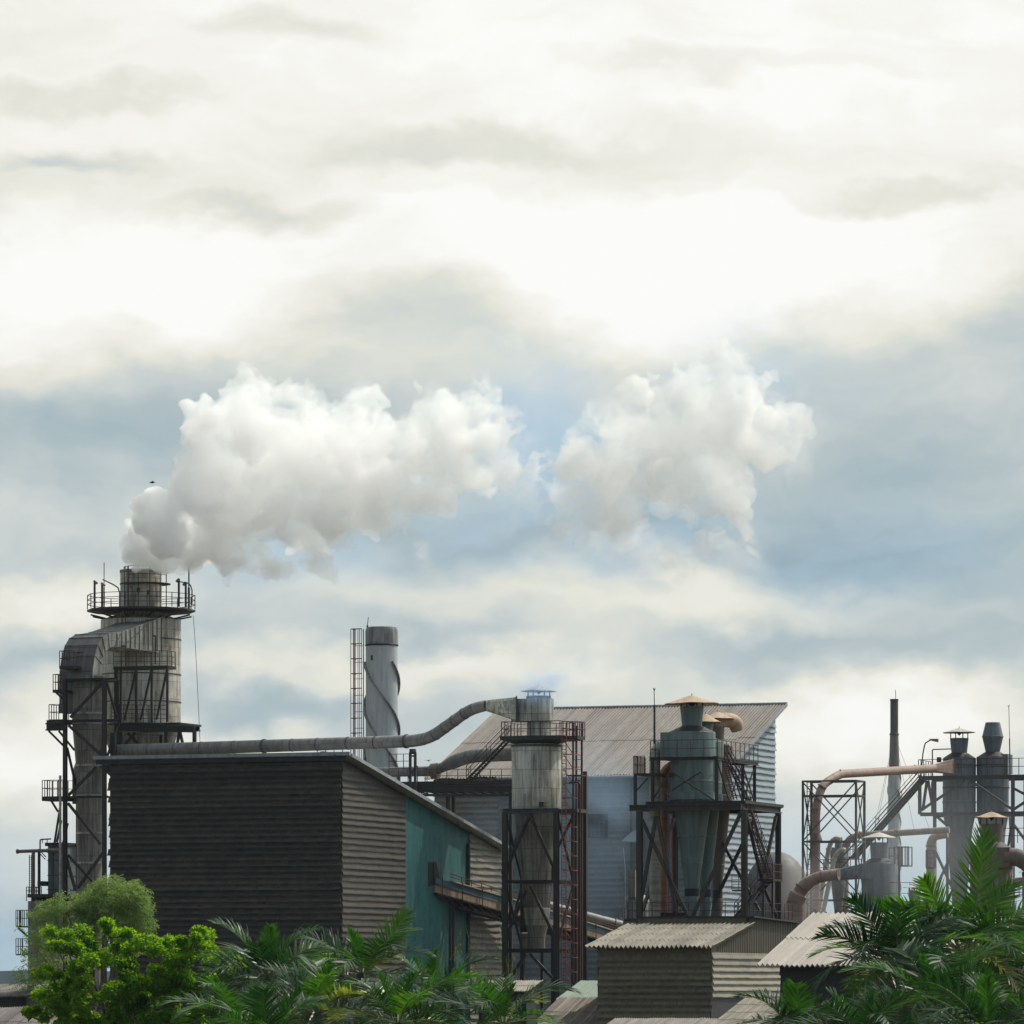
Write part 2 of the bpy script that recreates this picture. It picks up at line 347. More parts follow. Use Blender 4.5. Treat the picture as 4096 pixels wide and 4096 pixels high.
class MB:
    def __init__(s):
        s.v, s.f, s.uv, s.sm = [], [], [], []

    def add(s, verts, faces, uvs=None, smooth=False):
        o = len(s.v)
        s.v += [Vector(v) for v in verts]
        for i, f in enumerate(faces):
            s.f.append([o + k for k in f])
            s.uv.append(uvs[i] if uvs else None)
            s.sm.append(smooth)

    def bar(s, a, b, w, h=None, up=UP):
        a, b = Vector(a), Vector(b)
        h = h or w
        d = (b - a)
        if d.length < 1e-6:
            return
        d.normalize()
        x = d.cross(up)
        if x.length < 1e-3:
            x = d.cross(RIGHT)
            x = d.cross(x)
        x.normalize()
        y = x.cross(d)
        x, y = x * w / 2, y * h / 2
        vs = [a - x - y, a + x - y, a + x + y, a - x + y, b - x - y, b + x - y, b + x + y, b - x + y]
        s.add(vs, [(3, 2, 1, 0), (4, 5, 6, 7), (0, 1, 5, 4), (1, 2, 6, 5), (2, 3, 7, 6), (3, 0, 4, 7)])

    def ibeam(s, a, b, w, h=None, up=UP):
        """rolled steel section: two flanges and a web"""
        a, b = Vector(a), Vector(b)
        h = h or w
        d = (b - a).normalized()
        x = d.cross(up)
        if x.length < 1e-2:
            x = RIGHT - d * d.dot(RIGHT)
        x.normalize()
        y = x.cross(d)
        tf = h * 0.16
        for k in (-1, 1):
            o = y * (k * (h / 2 - tf / 2))
            s.bar(a + o, b + o, w, tf, up=y)
        s.bar(a, b, w * 0.3, h - 2 * tf - 0.002, up=y)

    def hexa(s, c):
        s.add(c, [(3, 2, 1, 0), (4, 5, 6, 7), (0, 1, 5, 4), (1, 2, 6, 5), (2, 3, 7, 6), (3, 0, 4, 7)])

    def prism(s, poly, off):
        n = len(poly)
        off = Vector(off)
        vs = [Vector(p) for p in poly] + [Vector(p) + off for p in poly]
        s.add(vs, [tuple(range(n))[::-1], tuple(range(n, 2 * n))] + [(i, (i + 1) % n, n + (i + 1) % n, n + i) for i in range(n)])

    def tube(s, pts, r, n=14, caps=True):
        pts = [Vector(p) for p in pts]
        rs = r if isinstance(r, (list, tuple)) else [r] * len(pts)
        m = len(pts)
        ref = None
        rings = []
        L = 0.0
        for i, p in enumerate(pts):
            d = (pts[min(i + 1, m - 1)] - pts[max(i - 1, 0)]).normalized()
            if ref is None:
                ref = d.cross(UP)
                if ref.length < 1e-3:
                    ref = Vector((1, 0, 0))
            ref = (ref - d * ref.dot(d)).normalized()
            b = d.cross(ref)
            if i:
                L += (pts[i] - pts[i - 1]).length
            rings.append(([p + (ref * math.cos(a) + b * math.sin(a)) * rs[i] for a in [2 * math.pi * k / n for k in range(n)]], L))
        vs = [v for ring, _ in rings for v in ring]
        fs, uvs = [], []
        for i in range(m - 1):
            for k in range(n):
                k2 = (k + 1) % n
                fs.append((i * n + k, i * n + k2, (i + 1) * n + k2, (i + 1) * n + k))
                u0, u1 = k / n * 6.283 * rs[0], (k + 1) / n * 6.283 * rs[0]
                uvs.append([(rings[i][1], u0), (rings[i][1], u1), (rings[i + 1][1], u1), (rings[i + 1][1], u0)])
        s.add(vs, fs, uvs, True)
        if caps:
            s.add(rings[0][0], [tuple(range(n))[::-1]])
            s.add(rings[-1][0], [tuple(range(n))])

    def lathe(s, c, prof, n=36, caps=True, a0=0.0):
        c = Vector((c[0], c[1], 0))
        vs = []
        for r, z in prof:
            for k in range(n):
                a = 2 * math.pi * k / n + a0
                vs.append(c + Vector((r * math.cos(a), r * math.sin(a), z)))
        fs, uvs = [], []
        rm = max(r for r, _ in prof)
        for i in range(len(prof) - 1):
            for k in range(n):
                k2 = (k + 1) % n
                fs.append((i * n + k, i * n + k2, (i + 1) * n + k2, (i + 1) * n + k) if prof[i + 1][1] > prof[i][1] else (i * n + k2, i * n + k, (i + 1) * n + k, (i + 1) * n + k2))
                u0, u1 = k / n * 6.283 * rm, (k + 1) / n * 6.283 * rm
                z0, z1 = prof[i][1], prof[i + 1][1]
                uvs.append([(u0, z0), (u1, z0), (u1, z1), (u0, z1)] if z1 > z0 else [(u1, z0), (u0, z0), (u0, z1), (u1, z1)])
        s.add(vs, fs, uvs, True)
        if caps:
            for i in (0, len(prof) - 1):
                if prof[i][0] > 1e-4:
                    s.add(vs[i * n:(i + 1) * n], [tuple(range(n))])

    def build(s, name, mat, parent=None, props=None, recalc=False):
        me = bpy.data.meshes.new(name)
        off = parent['_o'] if parent is not None and '_o' in parent else (0, 0, 0)
        off = Vector(off)
        me.from_pydata([v - off for v in s.v], [], s.f)
        me.update()
        uvl = me.uv_layers.new(name='UVMap')
        data = [0.0] * (2 * len(me.loops))
        for p in me.polygons:
            u = s.uv[p.index]
            if u is None:
                nx, ny, nz = p.normal
                if abs(nz) > 0.75:
                    pr = lambda q: (q.x, q.y)
                else:
                    tl = math.hypot(nx, ny) or 1
                    tx, ty = -ny / tl, nx / tl
                    pr = lambda q: (q.x * tx + q.y * ty, q.z)
                for li in p.loop_indices:
                    q = me.vertices[me.loops[li].vertex_index].co + off
                    data[2 * li], data[2 * li + 1] = pr(q)
            else:
                for j, li in enumerate(p.loop_indices):
                    data[2 * li], data[2 * li + 1] = u[j]
        uvl.data.foreach_set('uv', data)
        me.polygons.foreach_set('use_smooth', s.sm)
        if any(s.sm):
            me.set_sharp_from_angle(angle=R(32))
        me.materials.append(MATS[mat])
        o = bpy.data.objects.new(name, me)
        COL.objects.link(o)
        if parent is not None:
            o.parent = parent
            o['_o'] = tuple(off)
        for k, v in (props or {}).items():
            o[k] = v
        return o


def root_empty(name, loc, label=None, cat=None, group=None, kind=None):
    e = bpy.data.objects.new(name, None)
    COL.objects.link(e)
    e.location = loc
    e['_o'] = tuple(loc)
    tag(e, label, cat, group, kind)
    return e


def tag(o, label=None, cat=None, group=None, kind=None):
    for k, v in (('label', label), ('category', cat), ('group', group), ('kind', kind)):
        if v:
            o[k] = v
    return o


class Thing:
    """A structure drawn in its own ground frame, turned 20 degrees like the whole plant: x, y are photo pixels measured on its front
    plane at distance D, d is metres back from that plane."""

    def __init__(s, name, label, cat, D, xref, group=None, steel='dark_steel'):
        s.at(D, xref)
        s.steel = steel
        s.root = root_empty(name, ((xref - 2048) * s.k, D, 0), label, cat, group)
        s.last = None

    def at(s, D, xref=None):
        s.D, s.k = D, D / F
        if xref is not None:
            s.xref = xref
        s.X0 = (s.xref - 2048) * s.k
        return s

    def p(s, q):
        x, y = q[0], q[1]
        d = q[2] if len(q) > 2 else 0.0
        xm = (x - s.xref) * s.k
        return Vector((s.X0 + xm + d * ST, s.D - xm * ST / CT + d * CT, CZ + (HY - y) * s.k))

    def done(s, mb, name, mat, sub=None, label=None):
        o = mb.build(name, mat, sub or s.root)
        if label:
            o['label'] = label
        s.last = o
        return o

    def beam(s, name, a, b, w, h=None, mat=None, i=False, sub=None):
        mb = MB()
        (mb.ibeam if i else mb.bar)(s.p(a), s.p(b), w * s.k, (h or w) * s.k)
        return s.done(mb, name, mat or s.steel, sub)

    def beams(s, name, lst, w, mat=None, i=False):
        for a, b in lst:
            s.beam(name, a, b, w, mat=mat, i=i)

    def box(s, name, mat, x0, x1, y0, y1, d0, d1, sub=None):
        mb = MB()
        mb.hexa([s.p((x0, y1, d0)), s.p((x1, y1, d0)), s.p((x1, y1, d1)), s.p((x0, y1, d1)),
                 s.p((x0, y0, d0)), s.p((x1, y0, d0)), s.p((x1, y0, d1)), s.p((x0, y0, d1))])
        return s.done(mb, name, mat, sub)

    def lathe(s, name, mat, cx, prof, d=0.0, n=36, sub=None, caps=True):
        c = s.p((cx, HY, d))
        mb = MB()
        mb.lathe(c, [(r * s.k, CZ + (HY - y) * s.k) for r, y in prof], n, caps)
        return s.done(mb, name, mat, sub)

    def tube(s, name, mat, pts, r, n=16, rings=(), sub=None, flange=1.12):
        P = [s.p(q) for q in pts]
        rr = [x * s.k for x in r] if isinstance(r, (list, tuple)) else r * s.k
        # round the corners
        Q, RR = [P[0]], [rr[0] if isinstance(rr, list) else rr]
        for i in range(1, len(P) - 1):
            a, b, c = P[i - 1], P[i], P[i + 1]
            ri = rr[i] if isinstance(rr, list) else rr
            t = min((a - b).length, (c - b).length, ri * 5) * 0.45
            A, C = b + (a - b).normalized() * t, b + (c - b).normalized() * t
            for j in range(5):
                u = j / 4
                Q.append(A * (1 - u) ** 2 + b * 2 * u * (1 - u) + C * u * u)
                RR.append(ri)
        Q.append(P[-1])
        RR.append(rr[-1] if isinstance(rr, list) else rr)
        mb = MB()
        mb.tube(Q, RR, n)
        for seg, f in rings:
            a, b = P[seg], P[seg + 1]
            c = a.lerp(b, f)
            d = (b - a).normalized() * 0.06
            mb.tube([c - d, c + d], (RR[0]) * flange, n)
        return s.done(mb, name, mat, sub)

    def rail(s, path, h, step=30, rails=2, w=2.6, mat='rail_steel', name='railing', sub=None):
        mb = MB()
        wk = max(w * s.k, 0.035)
        hm = Vector((0, 0, h * s.k))
        for a, b in zip(path[:-1], path[1:]):
            A, B = s.p(a), s.p(b)
            n = max(1, round((B - A).length / (step * s.k)))
            for j in range(n + 1):
                q = A.lerp(B, j / n)
                mb.bar(q, q + hm, wk)
            for j in range(rails):
                f = 1.0 - j / rails
                jit = 0.02 * (random.random() - 0.5)
                mb.bar(A + hm * f, B + hm * f + Vector((0, 0, jit)), wk * 0.9)
        return s.done(mb, name, mat, sub)

    def ladder(s, a, b, w, step=12, mat='rail_steel', cage=0.0, name='ladder', t=2.6, along=None):
        mb = MB()
        A, B = s.p(a), s.p(b)
        side = (along or RIGHT) * (w * s.k / 2)
        tk = max(t * s.k, 0.035)
        mb.bar(A - side, B - side, tk)
        mb.bar(A + side, B + side, tk)
        n = max(2, int((B - A).length / (step * s.k)))
        for j in range(1, n):
            q = A.lerp(B, j / n)
            mb.bar(q - side, q + side, tk * 0.7)
        if cage:
            nh = max(2, int((B - A).length / 1.15))
            out = Vector((0, -1, 0)) * cage
            ring = []
            for ang in range(0, 181, 36):
                ring.append(side * 1.35 * math.cos(R(ang)) + out * math.sin(R(ang)))
            for j in range(nh + 1):
                q = A.lerp(B, j / nh)
                for r0, r1 in zip(ring[:-1], ring[1:]):
                    mb.bar(q + r0, q + r1, tk * 0.9)
            for r0 in ring:
                mb.bar(A + r0, B + r0, tk * 0.7)
        return s.done(mb, name, mat)

    def stair(s, a, b, wid, rails=True, hh=55, mat='dark_steel', t=9, name='stairway', nrail=3):
        A, B = s.p(a), s.p(b)
        dv = BACK * wid
        mb = MB()
        for o in (Vector((0, 0, 0)), dv):
            mb.bar(A + o, B + o, 0.06, t * s.k)
        n = max(3, int(abs(B.z - A.z) / 0.24))
        run = (B - A)
        run.z = 0
        tr = run.normalized() * 0.13
        for j in range(1, n):
            q = A.lerp(B, j / n)
            mb.bar(q + BACK * 0.03, q + dv - BACK * 0.03, 0.24, 0.04)
        o = s.done(mb, name, mat)
        if rails:
            for off in (Vector((0, 0, 0)), dv):
                mb = MB()
                hm = Vector((0, 0, hh * s.k))
                m = max(2, int((B - A).length / 2.2))
                for j in range(m + 1):
                    q = A.lerp(B, j / m) + off
                    mb.bar(q, q + hm, 0.045)
                for j in range(nrail):
                    f = 1 - j / nrail
                    mb.bar(A + off + hm * f, B + off + hm * f, 0.04)
                s.done(mb, 'handrail', 'rail_steel', o)
        return o

    def cap(s, cx, d, r, y0, y1, mat='tan_cap', posts=(), rp=0, n=28, inner=True):
        """rain cap: shallow cone with a slightly wavy brim on thin posts, and the small inverted cone under it"""
        c = s.p((cx, HY, d))
        k = s.k
        z = lambda y: CZ + (HY - y) * k
        mb = MB()
        vs, fs = [], []
        rows = [(0.02, 0.0), (0.33, 0.28), (0.66, 0.68), (1.0, 1.0), (1.0, 1.06), (0.6, 0.98), (0.02, 0.85)]
        for rr, h in rows:
            for j in range(n):
                a = 2 * math.pi * j / n
                wav = (noise.noise(Vector((math.cos(a) * 1.3, math.sin(a) * 1.3, cx * 0.1))) * 0.16) * rr * (y1 - y0) * k
                vs.append(Vector((c.x + r * k * rr * math.cos(a), c.y + r * k * rr * math.sin(a), z(y0 + (y1 - y0) * h) + wav)))
        for i in range(len(rows) - 1):
            for j in range(n):
                fs.append((i * n + (j + 1) % n, i * n + j, (i + 1) * n + j, (i + 1) * n + (j + 1) % n))
        mb.add(vs, fs, None, True)
        mb.bar(Vector((c.x, c.y, z(y0) - .02)), Vector((c.x, c.y, z(y0 - 7))), 0.05)
        o = s.done(mb, 'rain_cap', mat)
        if inner:
            mb = MB()
            mb.lathe(c, [(0.02, z(y1 + 13)), (r * 0.2 * k, z(y1 - 1))], 16)
            s.done(mb, 'drip_cone', s.steel, o)
        if posts:
            yb = posts[0]
            for j in range(4):
                a = math.pi * (0.25 + 0.5 * j) + 0.3
                q = Vector((c.x + rp * k * math.cos(a), c.y + rp * k * math.sin(a), 0))
                mb = MB()
                mb.bar(Vector((q.x, q.y, z(yb + 6))), Vector((q.x, q.y, z(y1 - 3))), 0.07)
                s.done(mb, 'cap_post', s.steel, o)
        return o


def lap_wall(parent, name, mat, A, B, z0, ztop, ch=0.42, pl=1.3, out=0.11, jit=0.03, endj=0.05, seed=1, backing=True, sub=None):
    """Horizontal courses of overlapping sheets from A to B (outside is to the right-hand side of A->B seen from above)."""
    rnd = random.Random(seed)
    A, B = Vector((A[0], A[1], 0)), Vector((B[0], B[1], 0))
    L = (B - A).length
    t = (B - A) / L
    nrm = Vector((t.y, -t.x, 0))
    zt = ztop if callable(ztop) else (lambda u: ztop)
    mb = MB()
    zmax = max(zt(i / 20) for i in range(21))
    nc = int((zmax - z0) / ch) + 1
    step = min(pl, 0.55)
    ns = max(2, int(L / step))
    P = lambda sv, zz, o: A + t * sv + nrm * o + Vector((0, 0, zz))
    prof = ((0.0, 1.0), (0.14, 0.93), (0.5, 0.34), (1.0, 0.06))
    for i in range(nc):
        za, hh = z0 + i * ch, ch + 0.05
        e0, e1 = rnd.uniform(-endj, endj), rnd.uniform(-endj, endj)
        co, sd = rnd.uniform(-0.02, 0.02), rnd.uniform(0, 500)
        jump = [rnd.uniform(-jit, jit) for _ in range(int(L / (pl * 2)) + 3)]
        cols = []
        for j in range(ns + 1):
            sv = -e0 + (L + e0 + e1) * j / ns
            tt = zt(max(0, min(1, sv / L)))
            k = jump[int(max(0, sv + 1) / (pl * 2))] * 0.5
            wz = noise.noise(Vector((sv * 0.9, sd, 0))) * jit * 1.3 + noise.noise(Vector((sv * 2.7, sd, 4))) * jit * 0.6 + k
            wo = noise.noise(Vector((sv * 0.8, sd, 9))) * jit * 1.2 + co + k * 0.5
            lo = za + wz
            if lo > tt - 0.04:
                cols.append(None)
                continue
            c = [P(sv, min(lo + 0.03, tt), 0.0)]
            for h, o in prof:
                c.append(P(sv, min(lo + hh * h, tt - 0.005 * (1 - h)), max(0.006, (out + wo) * o)))
            cols.append(c)
        vs, fs, idx = [], [], []
        for c in cols:
            if c is None:
                idx.append(None)
            else:
                idx.append(len(vs))
                vs += c
        m = len(prof) + 1
        for j in range(ns):
            p0, p1 = idx[j], idx[j + 1]
            if p0 is None or p1 is None:
                continue
            for r in range(m - 1):
                fs.append((p0 + r, p1 + r, p1 + r + 1, p0 + r + 1))
        for p0 in (idx[0], idx[-1]):
            if p0 is not None:
                fs.append(tuple(p0 + r for r in range(m)))
        if fs:
            mb.add(vs, fs)
    if backing:
        n = 16
        top = [A + t * (L * i / n) + Vector((0, 0, zt(i / n) - 0.02)) for i in range(n + 1)]
        bot = [A + t * (L * i / n) + Vector((0, 0, z0)) for i in range(n + 1)]
        off = nrm * -0.02
        for i in range(n):
            mb.add([bot[i] + off, bot[i + 1] + off, top[i + 1] + off, top[i] + off], [(0, 1, 2, 3)])
    return mb.build(name, mat, sub or parent)


def corr_roof(parent, name, mat, EL, ER, RR, RL, ribs, amp=0.04, rows=3, spr=4, thick=0.05, sag=0.0, sub=None, seed=0):
    """Corrugated sheeting from the eave EL-ER up to the ridge RL-RR; the ribs run down the slope, the sheets overlap in rows."""
    rnd = random.Random(seed)
    EL, ER, RR, RL = map(Vector, (EL, ER, RR, RL))
    nrm = (ER - EL).cross(RL - EL).normalized()
    if nrm.z < 0:
        nrm = -nrm
    mb = MB()
    n = ribs * spr
    colsz = max(1, n // max(1, ribs // 5))
    for r in range(rows):
        v0, v1 = r / rows, min(1.0, (r + 1) / rows + 0.02)
        c0 = 0
        while c0 < n:
            c1 = min(n, c0 + colsz)
            dl = rnd.uniform(-0.012, 0.012)
            lift = rnd.uniform(-0.012, 0.0)
            vs, fs, uvs = [], [], []
            for i in range(c0, c1 + 1):
                u = i / n
                w = amp * math.cos(2 * math.pi * i / spr) * (0.85 + 0.5 * noise.noise(Vector((i * 0.13, 0.7, seed)))) + 0.05 * noise.noise(Vector((i * 0.05, 1.9, seed + 9)))
                for v, o in ((v0 + dl, 0.035 + lift), (v1, 0.0)):
                    p = EL.lerp(ER, u).lerp(RL.lerp(RR, u), v) + nrm * (w + o) - Vector((0, 0, sag * math.sin(math.pi * u)))
                    vs.append(p)
            m = c1 - c0
            for i in range(m):
                fs.append((2 * i, 2 * i + 2, 2 * i + 3, 2 * i + 1))
                uvs.append([((c0 + i) * .1, v0 * 9), ((c0 + i + 1) * .1, v0 * 9), ((c0 + i + 1) * .1, v1 * 9), ((c0 + i) * .1, v1 * 9)])
            mb.add(vs, fs, uvs, False)
            c0 = c1
    o = mb.build(name, mat, sub or parent)
    md = o.modifiers.new('sheet', 'SOLIDIFY')
    md.thickness = thick
    md.offset = -1
    return o


def wall_quad(mb, A, B, z0, z1a, z1b=None, th=0.2):
    """flat wall panel from A to B (outside on the right-hand side)"""
    A, B = Vector((A[0], A[1], 0)), Vector((B[0], B[1], 0))
    t = (B - A).normalized()
    n = Vector((t.y, -t.x, 0)) * -th
    z1b = z1a if z1b is None else z1b
    q = [A + UP * z0, B + UP * z0, B + UP * z1b, A + UP * z1a]
    mb.hexa([q[0], q[1], q[1] + n, q[0] + n, q[3], q[2], q[2] + n, q[3] + n])

# ------------------------------------------------------------------ ground, far hills, haze
def big_sheet():
    mb = MB()
    n = 40
    vs, fs = [], []
    for i in range(n + 1):
        for j in range(n + 1):
            x, y = (i / n - 0.5) * 16000, -600 + j / n * 16000
            vs.append((x, y, noise.noise(Vector((x * .004, y * .004, 0))) * 0.4))
    for i in range(n):
        for j in range(n):
            fs.append((i * (n + 1) + j, (i + 1) * (n + 1) + j, (i + 1) * (n + 1) + j + 1, i * (n + 1) + j + 1))
    mb.add(vs, fs, None, True)
    return mb.build('ground', 'earth', None, {'kind': 'structure'})


big_sheet()


def hills():
    mb = MB()
    nx, ny = 160, 10
    vs, fs = [], []
    for j in range(ny + 1):
        for i in range(nx + 1):
            x = (i / nx - 0.5) * 5200
            v = j / ny
            y = 4200 + v * 1400
            h = 31 + 5 * noise.noise(Vector((x * .0016, 3.1, 0))) + 2.2 * noise.noise(Vector((x * .012, v * 3, 1)))
            vs.append((x, y, -1 + h * math.sin(math.pi * min(1, v * 0.9 + 0.02))))
    for j in range(ny):
        for i in range(nx):
            a = j * (nx + 1) + i
            fs.append((a, a + 1, a + nx + 2, a + nx + 1))
    mb.add(vs, fs, None, True)
    mb.build('hills', 'hill_forest', None, {'kind': 'structure'})


hills()


def haze_box():
    mb = MB()
    x, y0, y1, z0, z1 = 3200, -120, 6200, -2.5, 85
    mb.hexa([(-x, y0, z0), (x, y0, z0), (x, y1, z0), (-x, y1, z0), (-x, y0, z1), (x, y0, z1), (x, y1, z1), (-x, y1, z1)])
    m = bpy.data.materials.new('haze_air')
    m.use_nodes = True
    t = m.node_tree
    t.nodes.clear()
    v = N(t, 'ShaderNodeVolumePrincipled', ins={'Color': (0.62, 0.79, 1.0, 1), 'Density': HAZE, 'Anisotropy': 0.2})
    N(t, 'ShaderNodeOutputMaterial', ins={'Volume': v.outputs[0]})
    m.cycles.homogeneous_volume = True
    MATS['haze_air'] = m
    mb.build('haze', 'haze_air', None, {'kind': 'stuff'})


HAZE = 0.00003
haze_box()

# ------------------------------------------------------------------ big dark mill building
def mill_building():
    C = px(1367, HY, 350)
    C.z = 0
    w = 17.35
    L = C - RIGHT * w
    vlen = 31.4
    root = root_empty('mill_building', C, 'big dark corrugated mill building with a sloping roof and a teal wall', 'building')
    rz = lambda v: 29.75 - (29.75 - 24.25) * v / vlen
    vx = lambda x: ((x - 2048) / F * 350 - C.x) / (ST - (x - 2048) / F * CT)
    lap_wall(root, 'wall', 'dark_siding', L, C, 0.2, 29.5, ch=0.41, pl=2.4, out=0.2, jit=0.013, endj=0.16, seed=3)
    vt, vp = vx(1622), vx(1872)
    A, Bt, Bp, E = C, C + BACK * vt, C + BACK * vp, C + BACK * vlen
    o = lap_wall(root, 'siding', 'brown_siding', A, Bt, 0.2, lambda u: rz(u * vt) - 0.12, ch=0.43, pl=1.1, out=0.085, jit=0.03, endj=0.05, seed=5)
    o['label'] = 'brown weathered siding'
    mb = MB()
    n = 10
    for i in range(n):
        a, b = vt + (vp - vt) * i / n, vt + (vp - vt) * (i + 1) / n
        wall_quad(mb, C + BACK * a, C + BACK * b, 0.2, rz(a) - 0.12, rz(b) - 0.12, 0.25)
    o = mb.build('painted_wall', 'teal_wall', root)
    o['label'] = 'teal painted wall'
    o = lap_wall(root, 'siding', 'pale_siding', Bp + RIGHT * 0.05, E + RIGHT * 0.05, 0.2, lambda u: rz(vp + u * (vlen - vp)) - 0.12, ch=0.46, pl=1.6, out=0.13, jit=0.045, endj=0.12, seed=8)
    o['label'] = 'pale tin siding'
    # rear and left closing walls
    mb = MB()
    wall_quad(mb, E, E - RIGHT * w, 0.2, rz(vlen) - 0.12, None, 0.2)
    Lb = L + BACK * vlen
    wall_quad(mb, Lb, L, 0.2, rz(vlen) - 0.12, rz(0) - 0.12, 0.2)
    mb.build('rear_wall', 'dark_siding', root)
    # roof sheet
    a, b = -0.55, vlen + 0.5
    c0, c1 = L - RIGHT * 1.05, C + RIGHT * 0.78
    poly = [c0 + BACK * a + UP * rz(a), c1 + BACK * a + UP * rz(a), c1 + BACK * b + UP * rz(b), c0 + BACK * b + UP * rz(b)]
    mb = MB()
    mb.prism(poly, UP * 0.24)
    mb.build('roof', 'roof_edge', root)
    # fascia under the high eave and the dark bracket at the left end
    mb = MB()
    mb.bar(L - RIGHT * 0.9 - BACK * 0.3 + UP * 29.65, C + RIGHT * 0.4 - BACK * 0.3 + UP * 29.65, 0.12, 0.3)
    mb.prism([L - RIGHT * 0.02 + UP * 28.7, L - RIGHT * 0.85 + UP * 29.4, L - RIGHT * 0.02 + UP * 29.45], BACK * 0.5)
    mb.build('fascia', 'shed_dark', root)
    # opening where the conveyor comes in: a dark trapezoid panel painted as the hole's shade
    zc = lambda y, v: CZ + (HY - y) * (350 + CT * v) / F
    va, vb, vc = vx(1712), vx(1745), vx(1762)
    mb = MB()
    mb.prism([C + BACK * va + RIGHT * 0.02 + UP * zc(3548, va), C + BACK * vc + RIGHT * 0.02 + UP * zc(3530, vc), C + BACK * vb + RIGHT * 0.02 + UP * zc(3448, vb),
              C + BACK * va + RIGHT * 0.02 + UP * zc(3448, va)], RIGHT * -0.2)
    o = mb.build('opening', 'hole_shade', root)
    for xq in (1733,):
        vq = vx(xq)
        mb = MB()
        mb.bar(C + BACK * vq + RIGHT * 0.06 + UP * zc(3450, vq), C + BACK * vq + RIGHT * 0.06 + UP * zc(3530, vq), 0.08)
        mb.build('frame', 'dark_steel', o)
    # downpipes on the teal wall
    for xq, mt in ((1798, 'rail_steel'), (1810, 'rail_steel'), (1868, 'shed_dark')):
        vq = vx(xq)
        mb = MB()
        y0 = 3600 if xq < 1860 else 3375
        mb.tube([C + BACK * vq + RIGHT * 0.09 + UP * zc(y0, vq), C + BACK * vq + RIGHT * 0.09 + UP * 1], 0.09 if xq < 1860 else 0.16, 8)
        mb.build('downpipe', mt, root)
    return C, vx, zc


MILL, mill_v, mill_z = mill_building()

